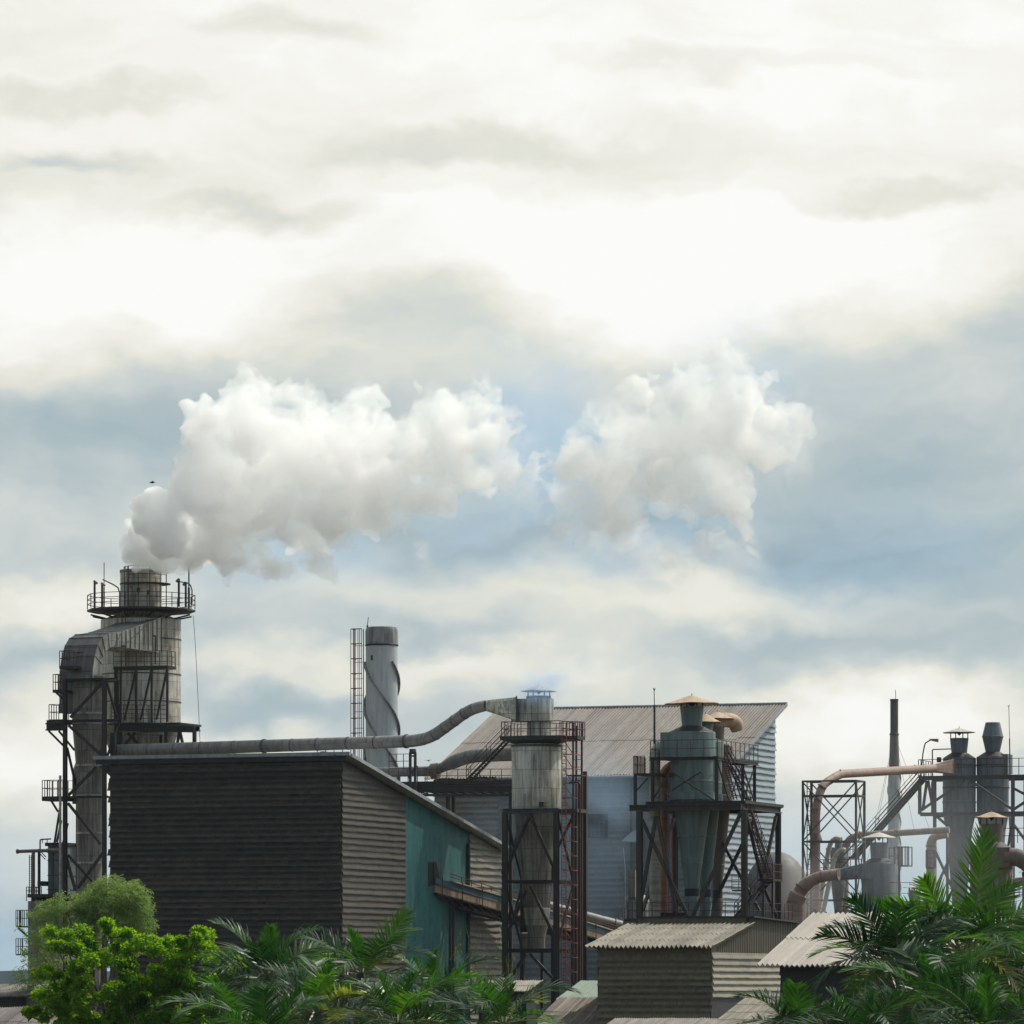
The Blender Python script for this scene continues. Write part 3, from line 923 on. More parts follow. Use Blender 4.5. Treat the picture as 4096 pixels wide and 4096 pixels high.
# ------------------------------------------------------------------ grey warehouse behind
def warehouse():
    G = px(2860, HY, 412)
    G.z = 0
    w, v = 24.1, 16.4
    L = G - RIGHT * w
    root = root_empty('warehouse', G, 'tall blue grey warehouse with a big corrugated roof rising to the right', 'building')
    ze, zr = 31.35, 37.55
    sp = L + RIGHT * 5.6
    o = lap_wall(root, 'wall', 'green_grey_wall', L, sp, 0.2, ze - 0.1, ch=0.46, pl=2.4, out=0.12, jit=0.015, endj=0.15, seed=11)
    o['label'] = 'older olive grey wall section'
    lap_wall(root, 'wall', 'grey_wall', sp, G, 0.2, ze - 0.1, ch=0.48, pl=3.2, out=0.06, jit=0.012, endj=0.04, seed=12)
    E = G + BACK * v
    o = lap_wall(root, 'wall', 'side_wall', G, E, 0.2, lambda u: ze + (zr - ze) * u - 0.15, ch=0.5, pl=1.5, out=0.11, jit=0.03, endj=0.14, seed=13)
    o['label'] = 'pale sunlit side wall'
    mb = MB()
    wall_quad(mb, E, L + BACK * v, 0.2, zr - 0.2, None, 0.2)
    wall_quad(mb, L + BACK * v, L, 0.2, zr - 0.2, ze - 0.15, 0.2)
    mb.build('rear_wall', 'grey_wall', root)
    s = (zr - ze) / v
    e = -0.55
    r = v + 0.35
    a = L - RIGHT * 0.7
    b = G + RIGHT * 0.95
    o = corr_roof(root, 'roof', 'grey_roof', a + BACK * e + UP * (ze + s * e), b + BACK * e + UP * (ze + s * e), b + BACK * r + UP * (ze + s * r), a + BACK * r + UP * (ze + s * r),
                  96, amp=0.05, rows=2, seed=4)
    mb = MB()
    mb.bar(b + BACK * e + UP * (ze + s * e - 0.05) + RIGHT * 0.03, b + BACK * r + UP * (ze + s * r - 0.05) + RIGHT * 0.03, 0.06, 0.26)
    mb.build('verge_trim', 'roof_edge', o)
    mb = MB()
    mb.tube([a + BACK * r + UP * (ze + s * r + .02), b + BACK * r + UP * (ze + s * r + .02)], 0.13, 8)
    mb.build('ridge_cap', 'roof_edge', o)
    # wide band (gutter board) under the eave
    mb = MB()
    mb.bar(sp - BACK * 0.13 + UP * (ze - 0.62), G - BACK * 0.13 + UP * (ze - 0.62), 0.06, 1.0)
    mb.build('eave_board', 'grey_wall', root)
    mb = MB()
    mb.tube([sp - BACK * 0.62 + UP * (ze - 0.28), G - BACK * 0.62 + UP * (ze - 0.32)], 0.11, 8)
    mb.build('gutter', 'roof_edge', root)
    for f in (0.12, 0.62, 0.97):
        q = sp.lerp(G, f) - BACK * 0.24
        mb = MB()
        mb.tube([q + UP * (ze - 0.4), q + UP * 1.0], 0.08, 8)
        mb.build('downpipe', 'grey_steel', root)

    def on_front(x, y, out=0.12):
        rr = (x - 2048) / F
        a_ = (G.x - rr * G.y) / (CT + rr * ST)
        q = G - RIGHT * a_ - BACK * out
        q.z = CZ + (HY - y) * (q.y) / F
        return q
    mb = MB()
    for x0, x1, y0, y1 in ((2352, 2432, 3256, 3352),):
        mb.prism([on_front(x0, y1), on_front(x1, y1), on_front(x1, y0), on_front(x0, y0)], BACK * 0.1)
    wn = mb.build('window', 'shed_dark', root)
    mb = MB()
    for x in (2368, 2384, 2402, 2420):
        mb.bar(on_front(x, 3288, .16), on_front(x, 3345, .16), 0.06)
    for y in (3288, 3320, 3345):
        mb.bar(on_front(2365, y, .16), on_front(2424, y, .16), 0.06)
    mb.build('window_bars', 'grey_steel', wn)
    mb = MB()
    q0, q1, q2, q3 = on_front(2508, 3366, 1.3), on_front(2574, 3371, 1.3), on_front(2574, 3318, .15), on_front(2536, 3325, .15)
    mb.prism([q0, q1, q2, q3], UP * 0.08)
    mb.build('canopy', 'side_wall', root)
    mb = MB()
    mb.bar(on_front(2322, 3600, .4), on_front(2356, 3602, .4), 0.1)
    mb.build('wall_lamp', 'side_wall', root)


warehouse()

# ------------------------------------------------------------------ small roofs and sheds
def lean_roof(name, label, cat, x0, x1, ye, yr, D, v, ribs, mat, amp=0.05, rows=2, wall='shed_dark', right=None, seed=0, lap=None, setb=0.5, vshift=None):
    """Shed seen from the front: eave from x0 to x1 at photo row ye and distance D, ridge v metres further back at row yr."""
    k = D / F
    A = px(x0, ye, D)
    wid = (x1 - x0) * k / CT
    B = A + RIGHT * wid
    Rv = BACK * v
    Dr = (A + Rv).y
    zr = CZ + (HY - yr) * Dr / F
    RL, RR_ = A + Rv, B + Rv
    RL.z = RR_.z = zr
    root = root_empty(name, (A.x, A.y, 0), label, cat)
    corr_roof(root, 'roof', mat, A, B, RR_, RL, ribs, amp=amp, rows=rows, seed=seed)
    s = (zr - A.z) / v
    f0, f1 = A + BACK * setb + RIGHT * setb, B + BACK * setb - RIGHT * 0.3
    z1 = A.z + s * setb - 0.14
    if lap:
        lap_wall(root, 'wall', lap, f0, f1, 0.2, z1, ch=0.4, pl=1.6, out=0.1, seed=seed + 1)
    else:
        mb = MB()
        wall_quad(mb, f0, f1, 0.2, z1, None, 0.2)
        mb.build('wall', wall, root)
    mb = MB()
    g1 = f1 + BACK * (v - setb)
    g0 = f0 + BACK * (v - setb)
    wall_quad(mb, f1, g1, 0.2, z1, zr - 0.12, 0.2)
    wall_quad(mb, g0, f0, 0.2, zr - 0.12, z1, 0.2)
    wall_quad(mb, g1, g0, 0.2, zr - 0.12, None, 0.2)
    mb.build('side_wall', right or wall, root)
    return root


def mid_shed():
    C = px(2845, HY, 300)
    C.z = 0
    w, v1, v2 = 7.04, 7.5, 17.4
    L = C - RIGHT * w
    k = 300 / F
    root = root_empty('corrugated_shed', C, 'olive corrugated shed with a tan tiled lean-to roof below the steel deck', 'shed')
    ze, zt, zb = 16.42, 17.78, 18.2
    s = (zt - ze) / v1
    lap_wall(root, 'wall', 'shed_siding', L, C, 0.2, ze - 0.02, ch=0.375, pl=2.4, out=0.13, jit=0.016, endj=0.1, seed=21)
    zs, zl = 16.06, 13.42
    E = C + BACK * v2
    o = lap_wall(root, 'wall', 'lit_siding', C + RIGHT * 0.03, E + RIGHT * 0.03, zl, zs, ch=0.38, pl=0.62, out=0.13, jit=0.02, endj=0.05, seed=22)
    o['label'] = 'sunlit side wall'
    mb = MB()
    wall_quad(mb, C, C + BACK * v1, zs - 0.02, ze - 0.06, zt - 0.06, 0.2)
    wall_quad(mb, C + BACK * v1, E, zs - 0.02, zb, zb - 0.25, 0.2)
    n = 46
    for i in range(n):
        u = v1 * 0.15 + i * (v2 - v1 * .15) / n
        top = min(ze + s * u, zt) - 0.1 if u < v1 else zb - 0.25 * (u - v1) / (v2 - v1) - .03
        mb.bar(C + BACK * u + RIGHT * 0.012 + UP * zs, C + BACK * u + RIGHT * 0.012 + UP * top, 0.05, 0.03, up=RIGHT)
    o = mb.build('side_panel', 'olive_panel', root)
    mb = MB()
    wall_quad(mb, C, E, 0.2, zl + 0.03, None, 0.2)
    mb.build('lower_wall', 'shed_dark', root)
    mb = MB()
    wall_quad(mb, L + BACK * v1, C + BACK * v1, zt - 0.6, zb, None, 0.25)
    mb.build('upper_wall', 'shed_siding', root)
    mb = MB()
    mb.prism([L + BACK * v1 - BACK * .12 - RIGHT * .1 + UP * zb, C + BACK * v1 - BACK * .12 + RIGHT * 0.35 + UP * zb, E + RIGHT * 0.35 + UP * (zb - 0.25), L + BACK * v2 + UP * (zb - 0.25)], UP * 0.09)
    mb.build('flat_roof', 'shed_dark', root)
    mb = MB()
    wall_quad(mb, E, L + BACK * v2, 0.2, zb - .2, None, 0.2)
    wall_quad(mb, L + BACK * v2, L, 0.2, zb - 1.9, ze - .1, 0.2)
    mb.build('rear_wall', 'shed_dark', root)
    a, b = L - RIGHT * 0.62, C + RIGHT * 0.3
    e = -0.55
    corr_roof(root, 'roof', 'tan_roof', a + BACK * e + UP * (ze + .06 + s * e), b + BACK * e + UP * (ze + .06 + s * e), b + BACK * v1 + UP * (zt + .06), a + BACK * v1 + UP * (zt + .06), 28, amp=0.11, rows=4, seed=6)


mid_shed()
lean_roof('roofed_shed', 'shed with a wide pale corrugated roof behind the palms beside the olive shed', 'shed', 3030, 5000, 3862, 3653, 250, 9.6, 100, 'light_roof', amp=0.075, rows=2, seed=30, lap='shed_dark', setb=0.9)
lean_roof('small_shed', 'low shed with tan corrugated roof at the foot of the tall cyclone', 'shed', 1868, 2112, 3966, 3922, 285, 2.4, 26, 'tan_roof', amp=0.05, seed=31)
lean_roof('small_shed', 'low shed with smooth pale green roof', 'shed', 2225, 2500, 3998, 3922, 312, 4.6, 40, 'green_roof', amp=0.015, rows=1, seed=32)
lean_roof('small_shed', 'shed with grey brown corrugated roof under the olive wall beside the palms', 'shed', 2060, 2440, 4170, 3990, 303, 8.0, 44, 'brown_roof', amp=0.06, rows=3, seed=33)
lean_roof('small_shed', 'low shed with grey corrugated roof along the front of the olive shed', 'shed', 2345, 2760, 4160, 4073, 282, 5.0, 44, 'brown_roof', amp=0.05, rows=2, seed=34)
lean_roof('small_shed', 'shed with sunlit tan tile roof next to the olive shed', 'shed', 2795, 3220, 4140, 3992, 262, 8.0, 60, 'tan_roof', amp=0.04, rows=5, seed=35)
lean_roof('small_shed', 'shed with brown corrugated roof at the far left behind the trees', 'shed', -260, 120, 3986, 3938, 300, 4.0, 34, 'old_roof', amp=0.06, rows=2, seed=36)
lean_roof('small_shed', 'lower shed with brown corrugated roof in front of the bright green tree', 'shed', -260, 160, 4150, 4030, 280, 5.0, 40, 'old_roof', amp=0.06, rows=2, seed=37)

# ------------------------------------------------------------------ tall smoking stack tower
def ring_pts(T, cx, d, r, y, n, a0=0, a1=360):
    c = T.p((cx, y, d))
    return [c + Vector((math.cos(R(a0 + (a1 - a0) * i / n)), math.sin(R(a0 + (a1 - a0) * i / n)), 0)) * r * T.k for i in range(n + 1)]


def ring_rail(T, cx, d, r, y, h, n, rails=3, a0=0, a1=360, name='railing', mat='rail_steel', w=0.055, foot=0.0, sub=None):
    mb = MB()
    P = ring_pts(T, cx, d, r, y, n, a0, a1)
    hm = UP * h * T.k
    for i, q in enumerate(P):
        if i < n or a1 - a0 < 360:
            mb.bar(q - UP * foot * T.k, q + hm, w)
    for a, b in zip(P[:-1], P[1:]):
        for j in range(rails):
            f = 1 - j / rails
            mb.bar(a + hm * f, b + hm * f, w * 0.85)
    return T.done(mb, name, mat, sub)


def floodlight(T, x, yb, yt, d, face=1):
    mb = MB()
    mb.bar(T.p((x, yb, d)), T.p((x, yt, d)), 0.13)
    o = T.done(mb, 'floodlight', 'dark_steel')
    mb = MB()
    q = T.p((x, yt, d))
    mb.bar(q + RIGHT * face * -0.05 + UP * 0.05, q + RIGHT * face * 0.22 - UP * 0.16, 0.2, 0.16)
    T.done(mb, 'lamp_head', 'tank_paint', o)


def stack_tower():
    T = Thing('stack_tower', 'tall riveted stack tower puffing white smoke, with square duct elbow and steel frame', 'stack', 400, 563)
    # flue on top, body, base
    T.lathe('flue', 'cladding', 564, [(83, 2290), (83, 2284), (83, 2440), (83, 2478)][::-1], n=40)
    T.lathe('flue_mouth', 'soot_cladding', 564, [(78, 2400), (78, 2281), (85, 2281), (85, 2292)], n=40, caps=False)
    T.lathe('body', 'cladding', 563, [(160, 2900), (160, 2482), (118, 2466), (84, 2462)], n=48)
    T.lathe('body_base', 'soot_cladding', 563, [(95, 3950 + 700), (98, 3060), (118, 3030), (158, 2905)], n=40)
    for y in (2900, 2560, 2700, 2810):
        T.lathe('band', 'grey_steel', 563, [(160.5, y + 2.5), (162.5, y + 2), (162.5, y - 2), (160.5, y - 2.5)], n=48, caps=False)
    T.lathe('flue_band', 'dark_steel', 564, [(83.5, 2340), (85.5, 2339), (85.5, 2335), (83.5, 2334)], n=40, caps=False)
    # soot patch openings on the flue
    for x, y in ((590, 2367), (631, 2378)):
        c = T.p((x, y, -1.72))
        mb = MB()
        mb.bar(c - UP * 0.17, c + UP * 0.17, 0.16, 0.25)
        T.done(mb, 'sampling_port', 'dark_steel')
    # deck with ring railing, lights and rods
    T.lathe('deck', 'dark_steel', 565, [(90, 2450), (213, 2449), (217, 2447), (217, 2440), (84, 2438)], n=12)
    mb = MB()
    for i in range(12):
        a = R(i * 30 + 15)
        c = T.p((565, 2464, 0))
        e = Vector((math.cos(a), math.sin(a), 0))
        mb.bar(c + e * 1.7 - UP * 0.5, c + e * 4.0 + UP * 0.02, 0.1, 0.12)
    T.done(mb, 'deck_brackets', 'dark_steel')
    ring_rail(T, 565, 0, 215, 2438, 56, 14, 3)
    T.lathe('cage_deck', 'dark_steel', 590, [(70, 2340), (98, 2340), (98, 2336), (70, 2336)], d=-0.2, n=16, caps=False)
    ring_rail(T, 588, -0.25, 86, 2337, 67, 7, 2, -200, 20, foot=100, name='cage')
    T.ladder((550, 2510, -2.2), (550, 2275, -2.2), 14, 10, mat='rail_steel', cage=0.0)
    T.ladder((571, 2570, -3.6), (571, 2440, -3.6), 16, 10, mat='rail_steel', cage=0.0)
    for x, yt, d, fc in ((395, 2325, -1.0, 1), (439, 2337, -1.6, 1), (753, 2330, -1.6, -1), (760, 2340, -.6, -1)):
        floodlight(T, x, 2438, yt, d, fc)
    for x, yt, w in ((390, 2241, 0.05), (739, 2267, 0.085)):
        mb = MB()
        mb.bar(T.p((x, 2438, 1)), T.p((x, (yt + 2438) / 2, 1)), w * 1.6)
        mb.bar(T.p((x, (yt + 2438) / 2, 1)), T.p((x, yt, 1)), w)
        T.done(mb, 'lightning_rod', 'dark_steel')
    for pts in ([(498, 2430, -1), (498, 2372, -1), (491, 2352, -1), (473, 2340, -1), (451, 2329, -1)],
                [(793, 2430, -1), (794, 2372, -1), (788, 2352, -1), (775, 2342, -1), (759, 2339, -1)]):
        mb = MB()
        mb.tube([T.p(q) for q in pts], 0.055, 8)
        o = T.done(mb, 'lamp_arm', 'grey_steel')
        mb = MB()
        a, b = T.p(pts[-1]), T.p(pts[-2])
        dv = (a - b).normalized()
        mb.bar(a - dv * 0.05, a + dv * 0.5, 0.16, 0.09)
        T.done(mb, 'lamp_head', 'tank_paint', o)
    # thin cable hanging from the deck
    mb = MB()
    pr = None
    for i in range(13):
        u = i / 12
        q = T.p((767 + 33 * u ** 0.8, 2465 + 620 * u, 0.5))
        if pr:
            mb.bar(pr, q, 0.03)
        pr = q
    T.done(mb, 'cable', 'dark_steel')

    # square duct: over the shoulder of the body, then down (its plane runs towards the camera and left)
    def fr(x, y):
        dx = (724 - x) * T.k
        return Vector(((x - 2048) * T.k, 400 - dx * 1.88 * 0.999, CZ + (HY - y) * T.k))
    outer = [(668, 2469), (616, 2500), (518, 2552), (470, 2567), (450, 2584), (435, 2616), (425, 2660), (418, 2715), (417, 2880)]
    inner = [(704, 2624), (518, 2614), (490, 2616), (474, 2622), (461, 2640), (452, 2660), (449, 2690), (448, 2715), (448, 2880)]
    Wv = Vector((-math.sin(R(62)), math.cos(R(62)), 0)) * 3.0
    of, inn = [fr(*q) for q in outer], [fr(*q) for q in inner]
    n = len(of)
    mb = MB()     # outer (upper / left) skin
    for i in range(n - 1):
        mb.add([of[i], of[i + 1], of[i + 1] + Wv, of[i] + Wv], [(0, 1, 2, 3)], None, True)
    mb.v = [v for v in mb.v]
    T.done(mb, 'duct_top', 'duct_top')
    mb = MB()
    for i in range(n - 1):
        mb.add([of[i], inn[i], inn[i + 1], of[i + 1]], [(0, 1, 2, 3)])
        mb.add([inn[i] + Wv, of[i] + Wv, of[i + 1] + Wv, inn[i + 1] + Wv], [(0, 1, 2, 3)])
        mb.add([inn[i], inn[i] + Wv, inn[i + 1] + Wv, inn[i + 1]], [(0, 1, 2, 3)])
    mb.add([of[0], of[0] + Wv, inn[0] + Wv, inn[0]], [(0, 1, 2, 3)])
    mb.add([fr(668, 2469), fr(724, 2478), fr(724, 2626), fr(704, 2624)], [(3, 2, 1, 0)])
    T.done(mb, 'duct', 'cladding')
    # raised seams across the duct
    mb = MB()
    for i in range(0, n - 2):
        mb.bar(of[i] + Vector((-.02, -.03, .02)), of[i] + Wv + Vector((-.02, -.03, .02)), 0.06, 0.04)
        mb.bar(of[i] + Vector((0.02, -.03, 0)), inn[i] + Vector((0.02, -.03, 0)), 0.05, 0.05)
    for i in range(14):
        x = 500 + i * 15.5
        y0 = 2552 - (x - 518) / 98 * 52 if x < 616 else (2500 - (x - 616) / 52 * 31 if x < 668 else 2470)
        a, b = fr(x, y0 + 3), fr(x, 2614 if x < 640 else 2620)
        off = Vector((0.03, -0.03, 0))
        mb.bar(a + off, b + off, 0.05, 0.05)
    T.done(mb, 'duct_seams', 'soot_cladding')

    # hopper and vertical column under the elbow
    T.at(388.5, 340)
    T.box('flange', 'dark_steel', 250, 414, 2713, 2722, -0.2, 3.0)
    hx = 322
    T.lathe('hopper', 'soot_cladding', hx, [(52, 4700), (52, 3110), (53, 3060), (56, 3045), (70, 2890), (71, 2700)], d=1.6, n=28)
    for y, r in ((3058, 56), (3180, 54), (3330, 54), (3450, 54), (2890, 73), (2850, 73)):
        T.lathe('band', 'cladding', hx, [(r - 2, y + 4), (r, y + 3), (r, y - 3), (r - 2, y - 4)], d=1.6, n=28, caps=False)
    T.at(388, 340)
    d2 = 2.3
    for x in (258, 420):
        T.beam('column', (x, 4690), (x, 2716), 15, i=True)
        T.beam('column', (x, 4690, d2), (x, 2716 if x > 300 else 2930, d2), 13, i=True)
    T.beam('column', (434, 3226, 1.0), (434, 2930, 1.0), 20)
    T.beam('column', (434, 4690, 1.0), (434, 3445, 1.0), 20)
    for y, x0, x1, h in ((2717, 256, 462, 7), (2884, 182, 470, 12), (3188, 172, 434, 9)):
        T.beam('beam', (x0, y), (x1, y), h, i=True)
    for y in (2717, 2884, 3188):
        for x in (258, 420):
            T.beam('beam', (x, y, 0), (x, y, d2), 8)
    T.beams('brace', [((280, 2868), (410, 2733)), ((272, 2900), (410, 3024)), ((272, 3180), (386, 3070)), ((270, 3212), (404, 3376)), ((310, 3552), (414, 3412)), ((270, 3420), (404, 3560)),
                      ((260, 3420), (300, 3560))], 10)
    T.beams('brace', [((424, 2733, .3), (424, 2875, 2.2)), ((424, 2900, 2.2), (424, 3030, .3)), ((262, 2990, .2), (262, 3180, 2.2))], 8)
    T.beams('brace', [((190, 2921), (255, 2985)), ((218, 2765), (255, 2800)), ((232, 2922), (296, 3000)), ((200, 3200), (228, 3245)), ((214, 3370), (240, 3210)), ((224, 3368), (242, 3280)), ((226, 3370, 1), (246, 3290, 1))], 7)
    # cantilevered landings on the left with railings
    for x0, x1, y, h in ((240, 300, 2662, 60), (213, 262, 2757, 62), (196, 258, 2876, 60), (168, 258, 3184, 65)):
        T.box('landing', 'dark_steel', x0, x1, y, y + (12 if y < 2800 else 18), -0.3, 1.6)
        T.rail([(x1, y, -.25), (x0 + 1, y, -.25), (x0 + 1, y, 1.5), (x1, y, 1.5)], h, step=24)
    T.beam('girder', (182, 2905), (262, 2905), 30, i=True)
    T.tube('side_pipe', 'grey_pipe', [(285, 3010, 2.5), (268, 3030, 2.5), (247, 3080, 2.5), (247, 3210, 2.5)], 17)
    T.tube('side_pipe', 'cladding', [(268, 3022, 1.8), (310, 3016, 1.8)], 20)
    # middle landing and frame between elbow and body
    T.at(391, 560)
    T.box('landing', 'dark_steel', 450, 674, 2664, 2676, 0, 1.6)
    T.rail([(452, 2664, 0), (672, 2668, 0), (672, 2668, 1.5)], 62, step=34, rails=3)
    for x in (481, 545, 608, 672):
        T.beam('post', (x, 2676), (x, 2890), 8)
    T.beams('brace', [((496, 2880), (543, 2682)), ((563, 2880), (606, 2684)), ((628, 2880), (670, 2684))], 7)
    T.rail([(482, 2888, -.1), (670, 2894, -.1)], 70, step=26, rails=4, mat='rail_steel')
    T.rail([(430, 2880, .5), (482, 2888, .5)], 70, step=20, rails=4)
    T.box('deck', 'dark_steel', 474, 722, 2892, 2900, 0.1, 4.2)
    T.beam('girder', (474, 2910), (785, 2922), 24, mat='olive_steel', i=True)
    T.beam('girder', (474, 2906, 4.1), (716, 2906, 4.1), 24, i=True)
    T.beams('post', [((462, 2670), (462, 3060)), ((478, 2925), (478, 3060)), ((783, 2930), (783, 3120)), ((668, 2930), (668, 3120)), ((560, 2930, 4), (560, 3120, 4))], 13)
    T.beams('brace', [((724, 2930), (750, 3044)), ((722, 2930), (700, 3044)), ((480, 3000), (540, 2930)), ((566, 2990), (510, 2930))], 10)
    T.tube('bent_pipe', 'rail_steel', [(490, 2584, -.3), (508, 2584, -.3), (508, 2664, -.3)], 3, n=8)
    T.tube('bent_pipe', 'rail_steel', [(622, 2546, -.3), (630, 2546, -.3), (630, 2660, -.3)], 3, n=8)


random.seed(5)
stack_tower()


def service_tower():
    T = Thing('service_tower', 'small grey service tower with a panelled bin and balconies behind the willow', 'tower', 392, 170)
    T.box('wall', 'soot_cladding', 110, 250, 3604, 4690, 0, 4)
    T.box('deck', 'dark_steel', 112, 250, 3576, 3590, -0.2, 3.6)
    T.box('beam', 'dark_steel', 118, 146, 3590, 3606, 0.2, 3)
    T.box('beam', 'dark_steel', 180, 240, 3590, 3606, 0.2, 3)
    T.box('bin', 'twin_paint', 181, 246, 3382, 3576, 0.5, 3)
    for y in (3440, 3500, 3556):
        T.box('bin_rib', 'grey_steel', 179, 248, y, y + 3, 0.43, 3.05)
    for x in (201, 226):
        T.box('bin_rib', 'grey_steel', x, x + 3, 3382, 3576, 0.42, 0.5)
    T.box('bin_cap', 'shed_dark', 173, 250, 3370, 3384, 0.3, 3.2)
    T.tube('pipe', 'brown_paint', [(64, 3405), (140, 3403), (246, 3402)], 7, rings=((0, 0.03), (1, 0.5)), flange=1.35)
    T.tube('pipe', 'brown_paint', [(132, 3404), (132, 3576)], 7)
    T.tube('pipe', 'dark_steel', [(156, 3396), (156, 3576)], 6)
    T.beams('brace', [((160, 3415), (182, 3438)), ((164, 3408), (184, 3428))], 3)
    T.ladder((120, 3576), (120, 3420), 9, 9)
    T.rail([(180, 3372, .4), (160, 3372, .4)], 14, step=18, rails=1)
    T.tube('bent_pipe', 'dark_steel', [(160, 3402), (160, 3358), (205, 3356)], 3, n=8)
    T.box('motor', 'dark_steel', 158, 182, 3525, 3544, -.4, .5)
    T.rail([(168, 3578, -.1), (106, 3578, -.1), (106, 3578, 2)], 30, step=20)
    T.rail([(106, 3604, -.1), (106, 3578, -.1)], 30, step=20, rails=1)
    for y, h in ((3704, 64), (3816, 62)):
        T.rail([(112, y, 0), (60, y, 0), (60, y, 1.2), (112, y, 1.2)], h, step=16 if y < 3750 else 24, rails=2)
        T.box('balcony', 'dark_steel', 59, 112, y, y + 5, 0, 1.2)
    T.beams('brace', [((70, 3712), (108, 3745))], 7, mat='olive_steel')
    T.tube('pole', 'beige_pipe', [(312, 4690, -3), (312, 3110, -3)], 5, n=8)


service_tower()


# ------------------------------------------------------------------ chimney with strakes
def white_chimney():
    T = Thing('chimney', 'white steel chimney with spiral fins and a caged red ladder', 'chimney', 430, 1527)
    r = 64
    T.lathe('shaft', 'white_stack', 1527, [(r, 4600), (r, 2582)], n=44)
    T.lathe('top_band', 'stack_band', 1527, [(r + 1.5, 2582), (r + 1.5, 2524), (r - 3, 2510), (r - 10, 2508), (r - 12, 2540)], n=44, caps=False)
    T.lathe('joint', 'dark_steel', 1527, [(r + 1, 2585), (r + 3, 2583), (r + 3, 2579), (r + 1, 2577)], n=44, caps=False)
    c = T.p((1527, HY, 0))
    k = T.k
    for s_ in range(3):
        mb = MB()
        n = 150
        vs, fs = [], []
        y0, y1 = 2650, 3560
        for i in range(n + 1):
            u = i / n
            y = y0 + (y1 - y0) * u
            a = math.pi - 2 * math.pi * (y - 2650) / 570.0 * -1 + s_ * 2.0944 + 0.15
            e = Vector((math.cos(a), math.sin(a), 0))
            z = CZ + (HY - y) * k
            for rr in (r - 1, r + 11):
                for dz in (-.06, .06):
                    vs.append(Vector((c.x, c.y, 0)) + e * rr * k + UP * (z + dz))
        for i in range(n):
            a, b = i * 4, i * 4 + 4
            fs += [(a + 2, b + 2, b + 3, a + 3), (a + 1, a + 3, b + 3, b + 1), (a, b, b + 2, a + 2)]
        mb.add(vs, fs)
        T.done(mb, 'spiral_fin', 'stack_band')
    T.ladder((1440, 3110, -.3), (1440, 2516, -.3), 40, 62, mat='red_steel', t=3.0)
    mb = MB()
    for x in (1418, 1428, 1436, 1447, 1454, 1462):
        mb.bar(T.p((x, 3110, -0.9)), T.p((x, 2516, -0.9)), 0.045)
    for i in range(11):
        y = 2516 + i * 59.5
        mb.bar(T.p((1419, y, -.9)), T.p((1463, y, -.9)), 0.07)
        mb.bar(T.p((1419, y, -.9)), T.p((1419, y, 0.2)), 0.05)
    T.done(mb, 'ladder_cage', 'rail_steel')
    mb = MB()
    mb.bar(T.p((1469, 2512)), T.p((1469, 2500)), 0.12)
    mb.bar(T.p((1469, 2500)), T.p((1473, 2467)), 0.045)
    T.done(mb, 'lightning_rod', 'dark_steel')
    q = T.p((1510, 2634, -1.33))
    mb = MB()
    mb.bar(q - UP * 0.2, q + UP * 0.2, 0.14, 0.14)
    T.done(mb, 'sampling_port', 'grey_steel')
    T.rail([(1320, 3036, -3), (1456, 3036, -3)], 34, step=34, rails=2)


white_chimney()


